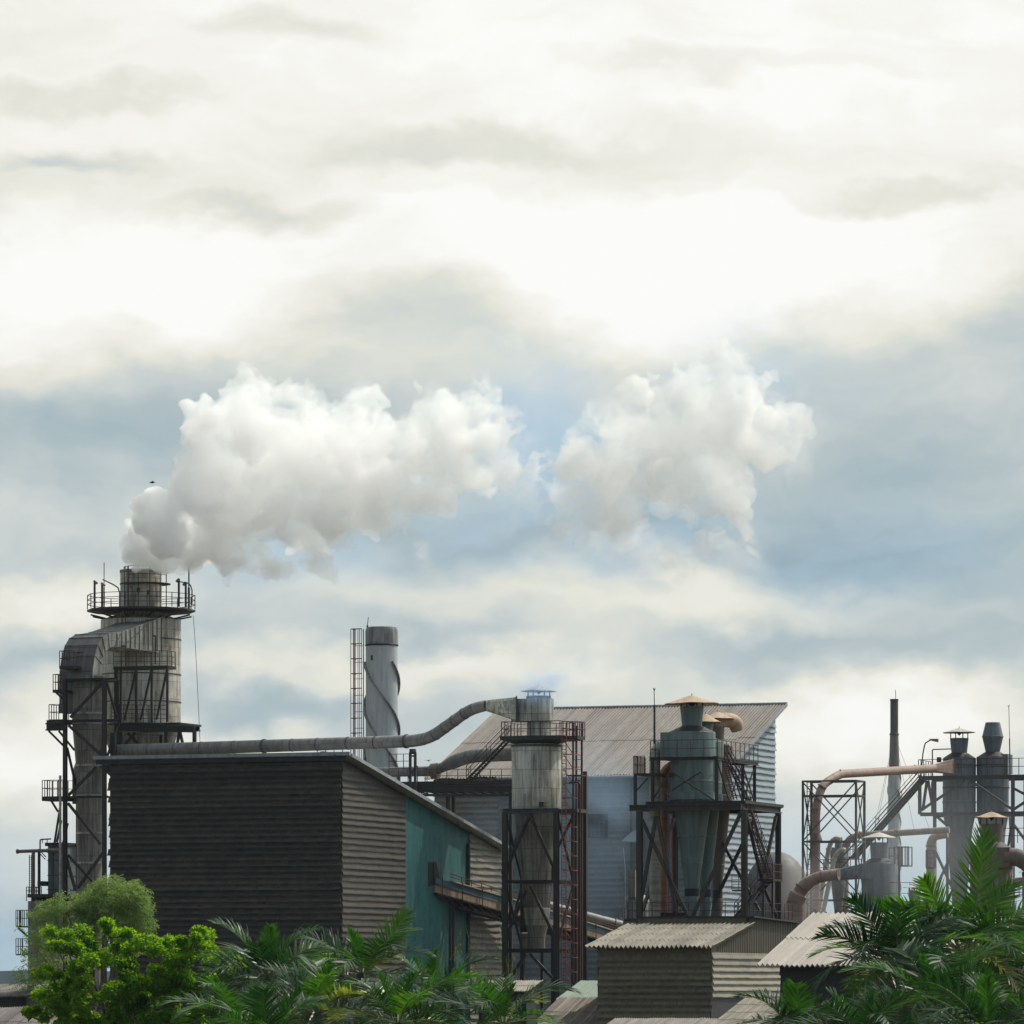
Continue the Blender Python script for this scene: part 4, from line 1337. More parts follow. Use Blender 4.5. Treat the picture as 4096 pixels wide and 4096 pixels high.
# ------------------------------------------------------------------ cyclone with its support tower in the middle
def centre_cyclone():
    T = Thing('cyclone_separator', 'stained pale cyclone with square inlet head and smoking cap in a rusty steel tower', 'cyclone', 368, 2147)
    cx, dc = 2110, 2.0       # axis is 2 m behind the front legs
    T.lathe('drum', 'cladding', cx, [(98, 3240), (100, 3222), (102, 2980), (98, 2972), (30, 2966)], d=dc, n=44)
    T.lathe('drum_rim', 'grey_steel', cx, [(103, 2984), (105, 2983), (105, 2977), (102, 2975)], d=dc, n=44, caps=False)
    T.lathe('cone', 'soot_cladding', cx, [(33, 3795), (33, 3745), (46, 3700), (62, 3530), (94, 3236)], d=dc, n=36)
    T.lathe('cone_band', 'cladding', cx, [(47, 3700), (48, 3698), (54, 3632), (53, 3630)], d=dc, n=36, caps=False)
    T.lathe('cone_band', 'grey_steel', cx, [(63, 3534), (66, 3532), (66, 3524), (63, 3522)], d=dc, n=36, caps=False)
    T.lathe('neck', 'cladding', cx + 9, [(48, 2972), (48, 2880)], d=dc, n=32)
    T.lathe('head', 'cladding', cx + 10, [(58, 2882), (58, 2790), (50, 2786)], d=dc, n=36)
    T.lathe('throat', 'blue_grey_paint', cx + 7, [(50, 2792), (50, 2778), (46, 2778), (46, 2790)], d=dc, n=32)
    T.box('inlet_box', 'cladding', 2028, 2120, 2790, 2882, dc - 1.0, dc + 0.2)
    T.cap(cx + 8, dc, 72, 2735, 2758, 'pale_cap', posts=(2778,), rp=49)
    for x in (2028 + 37, 2170):
        T.box('seam', 'soot_cladding', x - 38, x - 35, 2788, 2884, dc - 1.06, dc - .9)


    # deck and railing under the head
    T.lathe('deck', 'dark_steel', cx, [(70, 2972), (100, 2968), (132, 2958), (132, 2942), (48, 2940)], d=dc, n=14)
    T.rail([(2002, 2942, .2), (2236, 2942, .2), (2236, 2942, 3.6), (2002, 2942, 3.6), (2002, 2942, .2)], 58, step=40, rails=2)
    T.box('deck_plate', 'dark_steel', 1998, 2240, 2942, 2958, .1, 3.8)
    T.box('landing', 'dark_steel', 2228, 2300, 2944, 2958, 0.5, 2.2)
    T.rail([(2238, 2946, .5), (2300, 2946, .5), (2300, 2946, 2.1), (2238, 2946, 2.1)], 60, step=22, rails=2)
    # steel tower
    for x in (2013, 2225):
        for d in (0, 3.7):
            T.beam('column', (x + (7 if x < 2100 else 0), 4720, d), (x + (7 if x < 2100 else 0), 3246, d), 20 if d == 0 else 15, mat='olive_steel' if x < 2100 else None, i=True)
    for y, h, mt in ((3243, 19, 'grey_steel'), (3526, 12, None), (3802, 16, None)):
        for d in (0, 3.7):
            T.beam('beam', (2013, y, d), (2232, y, d), h, mat=mt, i=True)
        for x in (2018, 2225):
            T.beam('beam', (x, y, 0), (x, y, 3.7), h * 0.8, i=True)
    T.beams('brace', [((2113, 3270, .1), (2024, 3478, .1)), ((2118, 3256, .1), (2216, 3478, .1)), ((2120, 3545, .1), (2216, 3745, .1)), ((2104, 3560, .1), (2024, 3745, .1)), ((2120, 3815), (2216, 3920)), ((2104, 3815), (2030, 3930))], 11)
    T.beams('brace', [((2010, 3270, 3.6), (2110, 3480, 3.6)), ((2220, 3270, 3.6), (2120, 3480, 3.6)), ((2030, 3560, 3.6), (2110, 3745, 3.6))], 9)
    T.beams('brace', [((2020, 3260, .2), (2020, 3510, 3.5)), ((2020, 3260, 3.5), (2020, 3510, .2)), ((2020, 3545, .2), (2020, 3780, 3.5)), ((2226, 3260, .2), (2226, 3510, 3.5)), ((2226, 3545, 3.5), (2226, 3780, .2)), ((2020, 3545, 3.5), (2020, 3780, 0.2))], 8)
    for x, y in ((2024, 3490), (2216, 3490), (2216, 3765)):
        T.box('gusset', 'dark_steel', x - 9, x + 9, y - 18, y + 34, -.12, -.02)
    # reddish ladder shaft on the right
    T.ladder((2252, 3930, .2), (2252, 2900, .2), 18, 14, mat='red_steel', t=3.2)
    T.beams('post', [((2281, 3930, .6), (2281, 2890, .6)), ((2290, 3930, 2.0), (2290, 2890, 2.0)), ((2268, 3930, 2.0), (2268, 2900, 2.0))], 7, mat='rail_steel')
    T.beam('post', (2276, 3930, 3.5), (2276, 3080, 3.5), 14)
    T.beam('post', (2297, 3930, 1.0), (2297, 3120, 1.0), 8, mat='rail_steel')
    mb = MB()
    for i in range(17):
        y = 2960 + i * 58
        mb.bar(T.p((2242, y, .5)), T.p((2283, y, .5)), 0.07)
        mb.bar(T.p((2283, y, .5)), T.p((2283, y, 2)), 0.06)
        mb.bar(T.p((2244, y, .5)), T.p((2283, y + 58, .5)), 0.05)
    T.done(mb, 'ladder_frame', 'red_steel')
    T.box('landing', 'rail_steel', 2262, 2318, 3100, 3105, .4, 1.4)
    T.rail([(2284, 3100, .4), (2322, 3100, .4)], 60, step=30, rails=2, mat='red_steel')
    T.box('landing', 'rail_steel', 2240, 2300, 3236, 3250, .4, 2.4)
    T.tube('bent_pipe', 'rail_steel', [(2270, 3131, 0.3), (2308, 3131, .3), (2314, 3140, .3), (2314, 3930, .3)], 4, n=8)
    # second hopper behind
    T.lathe('hopper', 'soot_cladding', 2060, [(34, 3795), (34, 3732), (20, 3728)], d=2.8, n=24)
    T.box('hopper_leg', 'dark_steel', 2038, 2060, 3380, 3735, 3.0, 3.4)
    T.box('inspection_box', 'dark_steel', 2158, 2176, 3208, 3226, -0.1, .4)


centre_cyclone()


def long_duct():
    T = Thing('exhaust_duct', 'long grey exhaust duct running over the mill roof from stack tower to cyclone', 'duct', 372, 1667)
    P = [(471, 3004, 389.0), (1662, 2964, 376.0), (1727, 2948, 374.5), (1880, 2838, 371.5), (1943, 2822, 371.0)]
    W_ = [px(*q) for q in P]
    pts, rr = [W_[0]], [26 * 389 / F]
    for i in range(1, len(W_) - 1):
        a, b, c = W_[i - 1], W_[i], W_[i + 1]
        A, Cc = b.lerp(a, min(.45, 1.0 / (a - b).length)), b.lerp(c, min(.45, 1.0 / (c - b).length))
        r = (26, 25, 24, 23, 22)[i] * b.y / F
        for j in range(5):
            u = j / 4
            pts.append(A * (1 - u) ** 2 + b * 2 * u * (1 - u) + Cc * u * u)
            rr.append(r)
    pts.append(W_[-1])
    rr.append(22 * 371 / F)
    mb = MB()
    mb.tube(pts, rr, 20)
    T.done(mb, 'pipe', 'grey_pipe')
    # clamps
    for f in (0.11, 0.2, 0.29, 0.40, 0.50, 0.595, 0.68, 0.78, 0.87, 0.97):
        c = W_[0].lerp(W_[1], f)
        d = (W_[1] - W_[0]).normalized() * (0.09 if f in (0.5, 0.97) else 0.035)
        mb = MB()
        mb.tube([c - d, c + d], 26 * c.y / F * (1.10 if f in (0.5, 0.97) else 1.025), 20)
        T.done(mb, 'clamp', 'grey_steel')
    for f in (0.1, 0.35, 0.6, 0.85):
        c = W_[2].lerp(W_[3], f)
        d = (W_[3] - W_[2]).normalized() * 0.03
        mb = MB()
        mb.tube([c - d, c + d], 24 * c.y / F * 1.035, 20)
        T.done(mb, 'clamp', 'grey_steel')
    # taper from round to the square inlet
    n = 20
    a0, b0 = W_[-1], px(2066, 2836, 369.3)
    r0 = 22 * 371 / F
    vs, fs = [], []
    for i in range(n):
        a = 2 * math.pi * i / n
        vs.append(a0 + Vector((0, math.cos(a) * r0, math.sin(a) * r0)))
    for i in range(n):
        a = 2 * math.pi * i / n
        ca, sa = math.cos(a), math.sin(a)
        m = max(abs(ca), abs(sa))
        vs.append(b0 + Vector((0, ca / m * 0.62, sa / m * 0.84)))
    for i in range(n):
        fs.append((i, (i + 1) % n, n + (i + 1) % n, n + i))
    mb = MB()
    mb.add(vs, fs, None, False)
    T.done(mb, 'taper', 'cladding')
    mb = MB()
    mb.hexa([b0 + Vector(q) for q in ((-.06, -.68, -.9), (.06, -.68, -.9), (.06, .68, -.9), (-.06, .68, -.9), (-.06, -.68, .9), (.06, -.68, .9), (.06, .68, .9), (-.06, .68, .9))])
    T.done(mb, 'flange', 'grey_steel')
    # trestles
    for x, D in ((1295, 380), (1651, 376)):
        h = 3046 if x < 1400 else 3140
        k = D / F
        mb = MB()
        top = px(x, 2996 if x > 1400 else 3006, D)
        mb.bar(top, top - UP * 0.25, 0.35, 0.5)
        T.done(mb, 'saddle', 'dark_steel')
        for s_ in (-10, 10):
            mb = MB()
            q = px(x + s_, 3014, D)
            mb.bar(q, px(x + s_, h + 40, D), 0.17)
            T.done(mb, 'post', 'dark_steel')
        mb = MB()
        mb.bar(px(x - 15, 3012, D), px(x + 15, 3012, D), 0.16)
        mb.bar(px(x - 13, 3024, D), px(x + 13, 3024, D), 0.12)
        T.done(mb, 'crossbar', 'dark_steel')


long_duct()


def walkway():
    T = Thing('steel_walkway', 'dark steel walkway with railing and stairs leading up to the stained cyclone', 'walkway', 376, 1790)
    T.beam('girder', (1530, 3148), (2050, 3158), 26, i=True)
    T.beam('girder', (1530, 3150, 2.4), (2050, 3158, 2.4), 22, i=True)
    T.box('deck', 'dark_steel', 1530, 2050, 3124, 3136, 0.1, 2.4)
    mb = MB()
    for i in range(14):
        x = 1560 + i * 37
        mb.bar(T.p((x, 3166, .2)), T.p((x + 30, 3178, 2.3)), 0.08)
        mb.bar(T.p((x, 3160, 0)), T.p((x, 3180, 0)), 0.12)
    T.done(mb, 'underbracing', 'dark_steel')
    T.beam('beam', (1620, 3178), (2050, 3184), 10)
    T.rail([(1700, 3128, 0), (2050, 3132, 0)], 52, step=46, rails=2)
    T.rail([(1546, 3070, .4), (1634, 3070, .4)], 58, step=28, rails=2)
    T.rail([(1546, 3128, .4), (1700, 3128, .4)], 58, step=40, rails=2)
    T.beams('brace', [((1625, 3108, .4), (1660, 3060, .4)), ((1686, 3180, .2), (1735, 3240, .2)), ((1665, 3180, .2), (1640, 3200, .2))], 9)
    T.beams('post', [((1772, 3180, 1), (1772, 4680, 1)), ((1784, 3180, 1.6), (1784, 4680, 1.6)), ((2034, 3170, .5), (2034, 4680, .5))], 12)
    T.stair((1862, 3122, .2), (2022, 2960, .2), 0.9, hh=58, nrail=3)
    for x in (1626, 1638, 1648, 1656):
        T.beam('hanger', (x, 3150, 1.5), (x, 3172, 1.5), 4)


walkway()


def lower_duct():
    T = Thing('suction_duct', 'thick grey duct bending up behind the stairs into the stained cyclone drum', 'duct', 381, 1800)
    T.tube('pipe', 'grey_pipe', [(1470, 3084), (1738, 3084), (1862, 3026), (2060, 3018)], [20, 20, 27, 30], n=22)
    P = [T.p((1726, 3084)), T.p((1752, 3082))]
    mb = MB()
    mb.tube(P, 31 * T.k, 22)
    T.done(mb, 'collar', 'brown_paint')
    T.tube('branch', 'grey_pipe', [(1960, 3026, .4), (2060, 2992, .4)], [14, 26], n=18)


lower_duct()


def conveyor():
    T = Thing('conveyor', 'long sloping belt conveyor with blue and tan side panels entering the teal wall', 'conveyor', 366, 1720)
    va = mill_v(1735)
    a = MILL + BACK * va + RIGHT * -0.3
    A = {}
    b = Vector(((2560 - 2048) / F * 394, 394, 0))

    def at(u, y0, y1, out=0.0):
        q = a.lerp(b, u)
        D = q.y
        q = q.copy()
        q.z = CZ + (HY - (y0 + (y1 - y0) * u)) * D / F
        dirv = (b - a)
        dirv.z = 0
        dirv.normalize()
        return q + Vector((dirv.y, -dirv.x, 0)) * out

    def strip(name, mat, ya0, ya1, yb0, yb1, out0, out1, u0=0.0, u1=1.0, n=10):
        mb = MB()
        for i in range(n):
            s0, s1 = u0 + (u1 - u0) * i / n, u0 + (u1 - u0) * (i + 1) / n
            s1 -= 0.002
            mb.hexa([at(s0, yb0, yb1, out0), at(s1, yb0, yb1, out0), at(s1, yb0, yb1, out1), at(s0, yb0, yb1, out1),
                     at(s0, ya0, ya1, out0), at(s1, ya0, ya1, out0), at(s1, ya0, ya1, out1), at(s0, ya0, ya1, out1)])
        return T.done(mb, name, mat)
    strip('side_panel', 'belt_blue', 3511, 3769, 3538, 3788, 0.5, -0.7)
    strip('lower_panel', 'belt_tan', 3540, 3789, 3570, 3812, 0.45, -0.7)
    strip('top_edge', 'tan_cap', 3505, 3763, 3510, 3768, 0.62, -0.75, 0.07)
    strip('bottom_beam', 'shed_dark', 3571, 3813, 3577, 3818, 0.6, -0.8)
    strip('truss', 'dark_steel', 3590, 3826, 3604, 3838, 0.2, -0.6, 0.12)
    mb = MB()
    for i in range(22):
        u = 0.02 + i * 0.045
        if i % 2 == 0:
            mb.bar(at(u, 3505, 3763, .68), at(u, 3577, 3818, .68), 0.06)
        if i > 1:
            mb.bar(at(u, 3505, 3763, .6), at(u, 3480, 3742, .6), 0.05)
        mb.bar(at(u, 3577, 3818, .3), at(u + 0.03, 3597, 3832, .3), 0.09)
    mb.bar(at(.06, 3480, 3742, .6), at(1, 3480, 3742, .6), 0.06)
    mb.bar(at(.06, 3492, 3752, .6), at(1, 3492, 3752, .6), 0.05)
    mb.bar(at(0, 3539, 3788, .66), at(1, 3539, 3788, .66), 0.07)
    T.done(mb, 'frame', 'rail_steel')
    for u in (0.55, 0.92):
        for o in (.3, -.6):
            mb = MB()
            q = at(u, 3590, 3826, o)
            mb.bar(q, Vector((q.x, q.y, 0)), 0.2)
            T.done(mb, 'leg', 'dark_steel')
    T2 = Thing('grey_pipe', 'sloping grey pipe running just above the conveyor behind the cyclone tower', 'pipe', 396, 2400)
    mb = MB()
    mb.tube([px(2180, 3622, 396), px(2300, 3655, 397), px(2400, 3682, 398), px(2620, 3738, 400)], 0.42, 18)
    T2.done(mb, 'pipe', 'tank_paint')
    for x, y in ((2300, 3655), (2460, 3697)):
        q = px(x, y, 397.5)
        d = Vector((0.04, 0, -0.011))
        mb = MB()
        mb.tube([q - d, q + d], 0.46, 18)
        T2.done(mb, 'clamp', 'grey_steel')
        mb = MB()
        mb.bar(q - UP * .4, Vector((q.x, q.y, 0)), 0.16)
        T2.done(mb, 'support_post', 'grey_steel')


conveyor()

# ------------------------------------------------------------------ three blue grey cyclones on a steel tower
def cyclone_cluster():
    D0, XR = 330, 2760
    S = Thing('support_tower', 'dark steel support tower carrying the three blue grey cyclones', 'steel tower', D0, XR)
    dr = 7.4
    for x in (2560, 2974):
        for d in (0, dr):
            S.beam('column', (x, 4800, d), (x, 3242, d), 22 if d == 0 else 20, i=True, mat='olive_steel' if d == 0 else None)
    S.beam('girder', (2521, 3229), (2962, 3229), 24, i=True, mat='olive_steel')
    S.beam('girder', (2521, 3226, 8.6), (2962, 3226, 8.6), 22, i=True)
    S.beam('girder', (2955, 3227, 0.2), (2955, 3227, 8.8), 24, i=True, mat='grey_steel')
    S.beam('girder', (2530, 3227, 0.2), (2530, 3227, 8.8), 22, i=True)
    S.box('deck', 'dark_steel', 2580, 2975, 3204, 3216, 0.2, 8.6)
    S.beams('brace', [((2562, 3262), (2752, 3666)), ((2626, 3262), (2566, 3600)), ((2630, 3262), (2704, 3640)), ((2962, 3250), (2770, 3668))], 13, mat='olive_steel')
    S.beams('brace', [((2972, 3255, .5), (2972, 3520, 4)), ((2972, 3255, 7), (2972, 3520, 4)), ((2972, 3530, 4), (2972, 3650, .3)), ((2972, 3530, 4), (2972, 3660, 7.2)), ((2562, 3260, 7), (2562, 3640, .5)),
                      ((2700, 3262, 7.4), (2900, 3640, 7.4)), ((2880, 3262, 7.4), (2700, 3640, 7.4))], 12)
    # upper storey
    for x in (2612, 2865):
        for d in (0, 8.2):
            S.beam('post', (x, 3204, d), (x, 3036, d), 11, i=True)
    for x, d in ((2612, 4.0), (2865, 5.6)):
        S.beam('post', (x, 3204, d), (x, 3036, d), 11, i=True)
    S.beams('brace', [((2686, 3086, -.05), (2862, 3206, -.05)), ((2616, 3090), (2680, 3190)), ((2616, 3190), (2682, 3086))], 6, mat='olive_steel')
    S.beams('brace', [((2682, 3160, .3), (2800, 3086, .3)), ((2865, 3050, 5.6), (2865, 3195, 8.2)), ((2865, 3195, 5.6), (2865, 3050, 8.2)), ((2865, 3050, .2), (2865, 3195, 2.6)), ((2865, 3195, 2.8), (2865, 3050, 5.5)),
                      ((2865, 3060, 3.0), (2865, 3195, 5.5))], 5)
    S.beam('beam', (2600, 3034), (2870, 3034), 13, i=True)
    S.beam('beam', (2868, 3036, 0), (2868, 3036, 8.8), 13, i=True, mat='grey_steel')
    S.beam('beam', (2600, 3034, 8.6), (2870, 3034, 8.6), 11, i=True)
    S.box('deck', 'dark_steel', 2604, 2690, 3026, 3032, 0, 8.8)
    S.box('deck', 'dark_steel', 2848, 2872, 3026, 3032, 0, 8.8)
    S.rail([(2604, 3028, 0), (2868, 3028, 0), (2868, 3028, 8.8)], 68, step=58, rails=2)
    S.rail([(2604, 3028, 0), (2604, 3028, 8.8)], 68, step=58, rails=2)
    S.box('landing', 'dark_steel', 2536, 2606, 3090, 3098, 0, 2.5)
    S.box('landing', 'dark_steel', 2600, 2690, 3090, 3098, 1, 3)
    S.rail([(2580, 3091, 0), (2536, 3091, 0), (2536, 3091, 2.4)], 70, step=14, rails=2)
    S.beam('post', (2543, 3216), (2543, 3096), 11)
    S.beam('brace', (2549, 3158), (2594, 3108), 5)
    # stairs and ladders
    S.stair((2944, 3204, 2.2), (2874, 3034, 1.2), 0.7, hh=60, nrail=2, t=6)
    S.ladder((2925, 3200, .8), (2885, 3040, .4), 14, 9, t=4)
    S.stair((3030, 3512, 2.2), (2960, 3245, 1.2), 0.9, hh=60, nrail=3, t=5)
    S.ladder((3030, 3512, 2), (2950, 3240, 2), 30, 12, t=3.4, cage=0.55)
    S.box('landing', 'dark_steel', 3000, 3060, 3516, 3524, 1.4, 3.6)
    S.rail([(3000, 3516, 1.4), (3060, 3516, 1.4), (3060, 3516, 3.4)], 60, step=20, rails=2)
    S.stair((2880, 3668, 3.0), (3008, 3520, 3.0), 0.9, hh=58, nrail=3, t=12)
    S.beams('post', [((3012, 3676, 2), (3012, 3524, 2)), ((3030, 3676, 3), (3030, 3524, 3))], 7)
    # base deck on the roof, with railing
    S.box('base_deck', 'dark_steel', 2512, 3010, 3674, 3686, -0.6, 9.5)
    S.rail([(2522, 3674, -.4), (3002, 3674, -.4), (3002, 3674, 9)], 64, step=52, rails=2)
    S.rail([(2522, 3674, -.4), (2522, 3674, 9)], 64, step=52, rails=2)
    S.rail([(2560, 3650, 3), (2700, 3650, 3)], 66, step=40, rails=2, mat='red_steel')
    S.box('plinth', 'dark_steel', 2560, 2690, 3648, 3674, 2.6, 5)

    def cyc(name, label, cx, d, r, top, stackr, ytop, capr, cap_y, mat='blue_grey_paint', capmat='tan_cap', joint=3553):
        T = Thing('cyclone_separator', label, 'cyclone', D0, XR, group='blue grey cyclones on the steel tower')
        f = r / 86.0
        yj = joint
        T.lathe('cone', mat, cx, [(27 * f, yj), (72 * f, 3236), (80 * f, 3196)], d=d, n=40)
        T.lathe('drum', mat, cx, [(80 * f, 3200), (86 * f, 3166), (86 * f, 3028)], d=d, n=44)
        T.lathe('collar', mat, cx, [(86 * f, 3196), (92 * f, 3195), (92 * f, 3165), (86 * f, 3163)], d=d, n=44, caps=False)
        T.lathe('upper_drum', mat, cx, [(86.5 * f, 3028), (95 * f, 3026), (95 * f, top + 3), (92 * f, top)], d=d, n=44)
        T.lathe('shoulder', 'shed_dark' if mat == 'blue_grey_paint' else mat, cx, [(94 * f, top + 1), (stackr[1] + 2, top - 24 * f)], d=d, n=40)
        T.lathe('stack', mat, cx, [(stackr[1], top - 22 * f), (stackr[0], ytop), (stackr[0] - 3, ytop), (stackr[1] - 3, top - 20 * f)], d=d, n=36, caps=False)
        T.cap(cx, d, capr, cap_y[0], cap_y[1], capmat, posts=(ytop,), rp=stackr[0] - 1)
        T.lathe('joint', 'shed_dark', cx, [(30 * f, yj + 32), (30 * f, yj), (26 * f, yj - 2)], d=d, n=28)
        T.lathe('dust_hopper', mat, cx, [(24 * f, 3672), (34 * f, yj + 60), (30 * f, yj + 30)], d=d, n=28)
        for yy, r_ in ((3120, 86.0), (3340, 58.5), (3450, 42.0)):
            T.lathe('weld_band', mat, cx, [(r_ * f, yy + 4), ((r_ + 1.6) * f, yy + 3), ((r_ + 1.6) * f, yy - 3), (r_ * f, yy - 4)], d=d, n=40, caps=False)
        mb = MB()
        for i in range(8):
            a = 2 * math.pi * i / 8 + 0.2
            c = T.p((cx, HY, d))
            e = Vector((math.cos(a), math.sin(a), 0))
            q = Vector((c.x, c.y, 0)) + e * 89 * f * T.k
            mb.bar(q + UP * (CZ + (HY - 3195) * T.k), q + UP * (CZ + (HY - 3166) * T.k), 0.07, 0.1)
        T.done(mb, 'stiffener', mat)
        return T
    A = cyc('a', 'front blue grey cyclone with flared stack under a wide tan rain cap', 2726, 2.2, 86, 2921, (48, 40), 2819, 111, (2773, 2806))
    A.box('inlet_box', 'blue_grey_paint', 2623, 2700, 2924, 3026, 1.0, 2.4)
    for x in (2668, 2700, 2790):
        pass
    A.box('hatch', 'shed_dark', 2690, 2700, 3600, 3625, 0.6, 1.2)
    B = cyc('b', 'middle blue grey cyclone with a low tan cap, half hidden behind the front one', 2726, 5.1, 66, 2950, (29, 27), 2868, 62, (2838, 2872))
    Cc = cyc('c', 'rear brown topped cyclone with a hooded tan cap, partly hidden behind the other two', 2726, 7.7, 58, 2962, (27, 25), 2880, 68, (2822, 2850), mat='brown_paint')
    # hood of the rear cyclone
    T = Cc
    T.tube('hood', 'tan_cap', [(2726, 2890, 7.7), (2726, 2868, 7.7), (2745, 2852, 8.2), (2772, 2860, 9.0), (2778, 2895, 9.2)], [26, 28, 30, 30, 26], n=18)

    P = Thing('duct_pipe', 'pale beige riser pipe with an elbow into the front blue grey cyclone', 'pipe', D0, XR)
    P.tube('pipe', 'beige_pipe', [(2590, 4700, 1.6), (2590, 3000, 1.6), (2608, 2982, 1.6), (2680, 2978, 1.6)], [22, 22, 24, 24], n=22, rings=((0, .9), (0, .6), (0, .85)), flange=1.04)
    P = Thing('duct_pipe', 'orange brown riser pipe beside the pale beige pipe', 'pipe', D0, XR)
    P.tube('pipe', 'orange_pipe', [(2590, 4700, 3.4), (2590, 3066, 3.4), (2640, 3040, 3.6)], 17, n=20, rings=((0, .78),), flange=1.12)
    P.ladder((2622, 3650, 3.2), (2622, 3110, 3.2), 15, 22, mat='red_steel', t=3.4)
    M = Thing('lightning_mast', 'thin mast standing behind the elbow of the beige pipe', 'mast', 338, 2618)
    M.beam('pole', (2618, 4600), (2618, 2820), 7, mat='olive_steel')
    M.beam('rod', (2618, 2822), (2616, 2752), 2.6, mat='grey_steel')
    M.beams('prong', [((2617, 2764), (2613, 2753)), ((2617, 2764), (2621, 2753))], 2, mat='grey_steel')


cyclone_cluster()


def boiler_tank():
    T = Thing('storage_tank', 'small pale round tank with a thin vent pipe left of the steel tower', 'tank', 372, 2520)
    T.lathe('tank', 'tank_paint', 2530, [(56, 4600), (56, 3640), (53, 3610), (44, 3588), (26, 3575), (1, 3571)], d=1, n=32)
    T.box('tower', 'grey_pipe', 2512, 2540, 3480, 3590, 0, 1)
    T.tube('vent_pipe', 'side_wall', [(2510, 3680, -.5), (2508, 3470, -.5), (2500, 3392, -.5)], 2.6, n=8)
    T.rail([(2476, 3680, -.8), (2520, 3680, -.8)], 46, step=14, rails=3, mat='tank_paint')
    T2 = Thing('dome_tank', 'big rounded grey tank between the steel tower and the pink pipes', 'tank', 405, 3072)
    T2.lathe('tank', 'dome_shaded', 3072, [(141, 4600), (141, 3600), (138, 3560), (128, 3520), (110, 3482), (86, 3446), (56, 3420), (28, 3407), (1, 3403)], d=2.4, n=48)
    T2.rail([(2960, 3560, -2), (3040, 3560, -2)], 60, step=26, rails=3, mat='grey_steel')
    T2.box('landing', 'grey_steel', 2960, 3040, 3560, 3566, -2, -.6)


boiler_tank()


# ------------------------------------------------------------------ right-hand plant
def lattice_tower():
    T = Thing('lattice_tower', 'open lattice steel tower holding the tall pink pipe', 'steel tower', 392, 3335, steel='grey_steel')
    dr = 2.3
    for x in (3214, 3422):
        for d in (0, dr):
            T.beam('column', (x, 4700, d), (x, 3122, d), 8 if d == 0 else 9)
    for y in (3123, 3182, 3365, 3600):
        for d in (0, dr):
            T.beam('beam', (3212, y, d), (3424, y, d), 6 if d == 0 else 7)
        for x in (3214, 3422):
            T.beam('beam', (x, y, 0), (x, y, dr), 6)
    for d in (0, dr):
        T.beams('brace', [((3216, 3130, d), (3420, 3360, d)), ((3420, 3130, d), (3216, 3360, d)), ((3216, 3370, d), (3420, 3598, d)), ((3420, 3370, d), (3216, 3598, d)),
                          ((3216, 3605, d), (3420, 3760, d)), ((3420, 3605, d), (3216, 3760, d))], 4.6)
    for x in (3214, 3422):
        T.beams('brace', [((x, 3128, 0), (x, 3362, dr)), ((x, 3128, dr), (x, 3362, 0)), ((x, 3370, 0), (x, 3596, dr)), ((x, 3370, dr), (x, 3596, 0))], 4.2)
    T.ladder((3226, 3690, .8), (3226, 3124, .8), 15, 19, mat='rail_steel', t=3)
    T.ladder((3240, 3690, 1.8), (3240, 3300, 1.8), 12, 14, mat='rail_steel', t=2.6)
    T.rail([(3300, 3660, 3), (3420, 3660, 3)], 36, step=34, rails=2)
    T.rail([(3230, 3500, 3), (3400, 3500, 3)], 66, step=24, rails=2, mat='rail_steel')


lattice_tower()


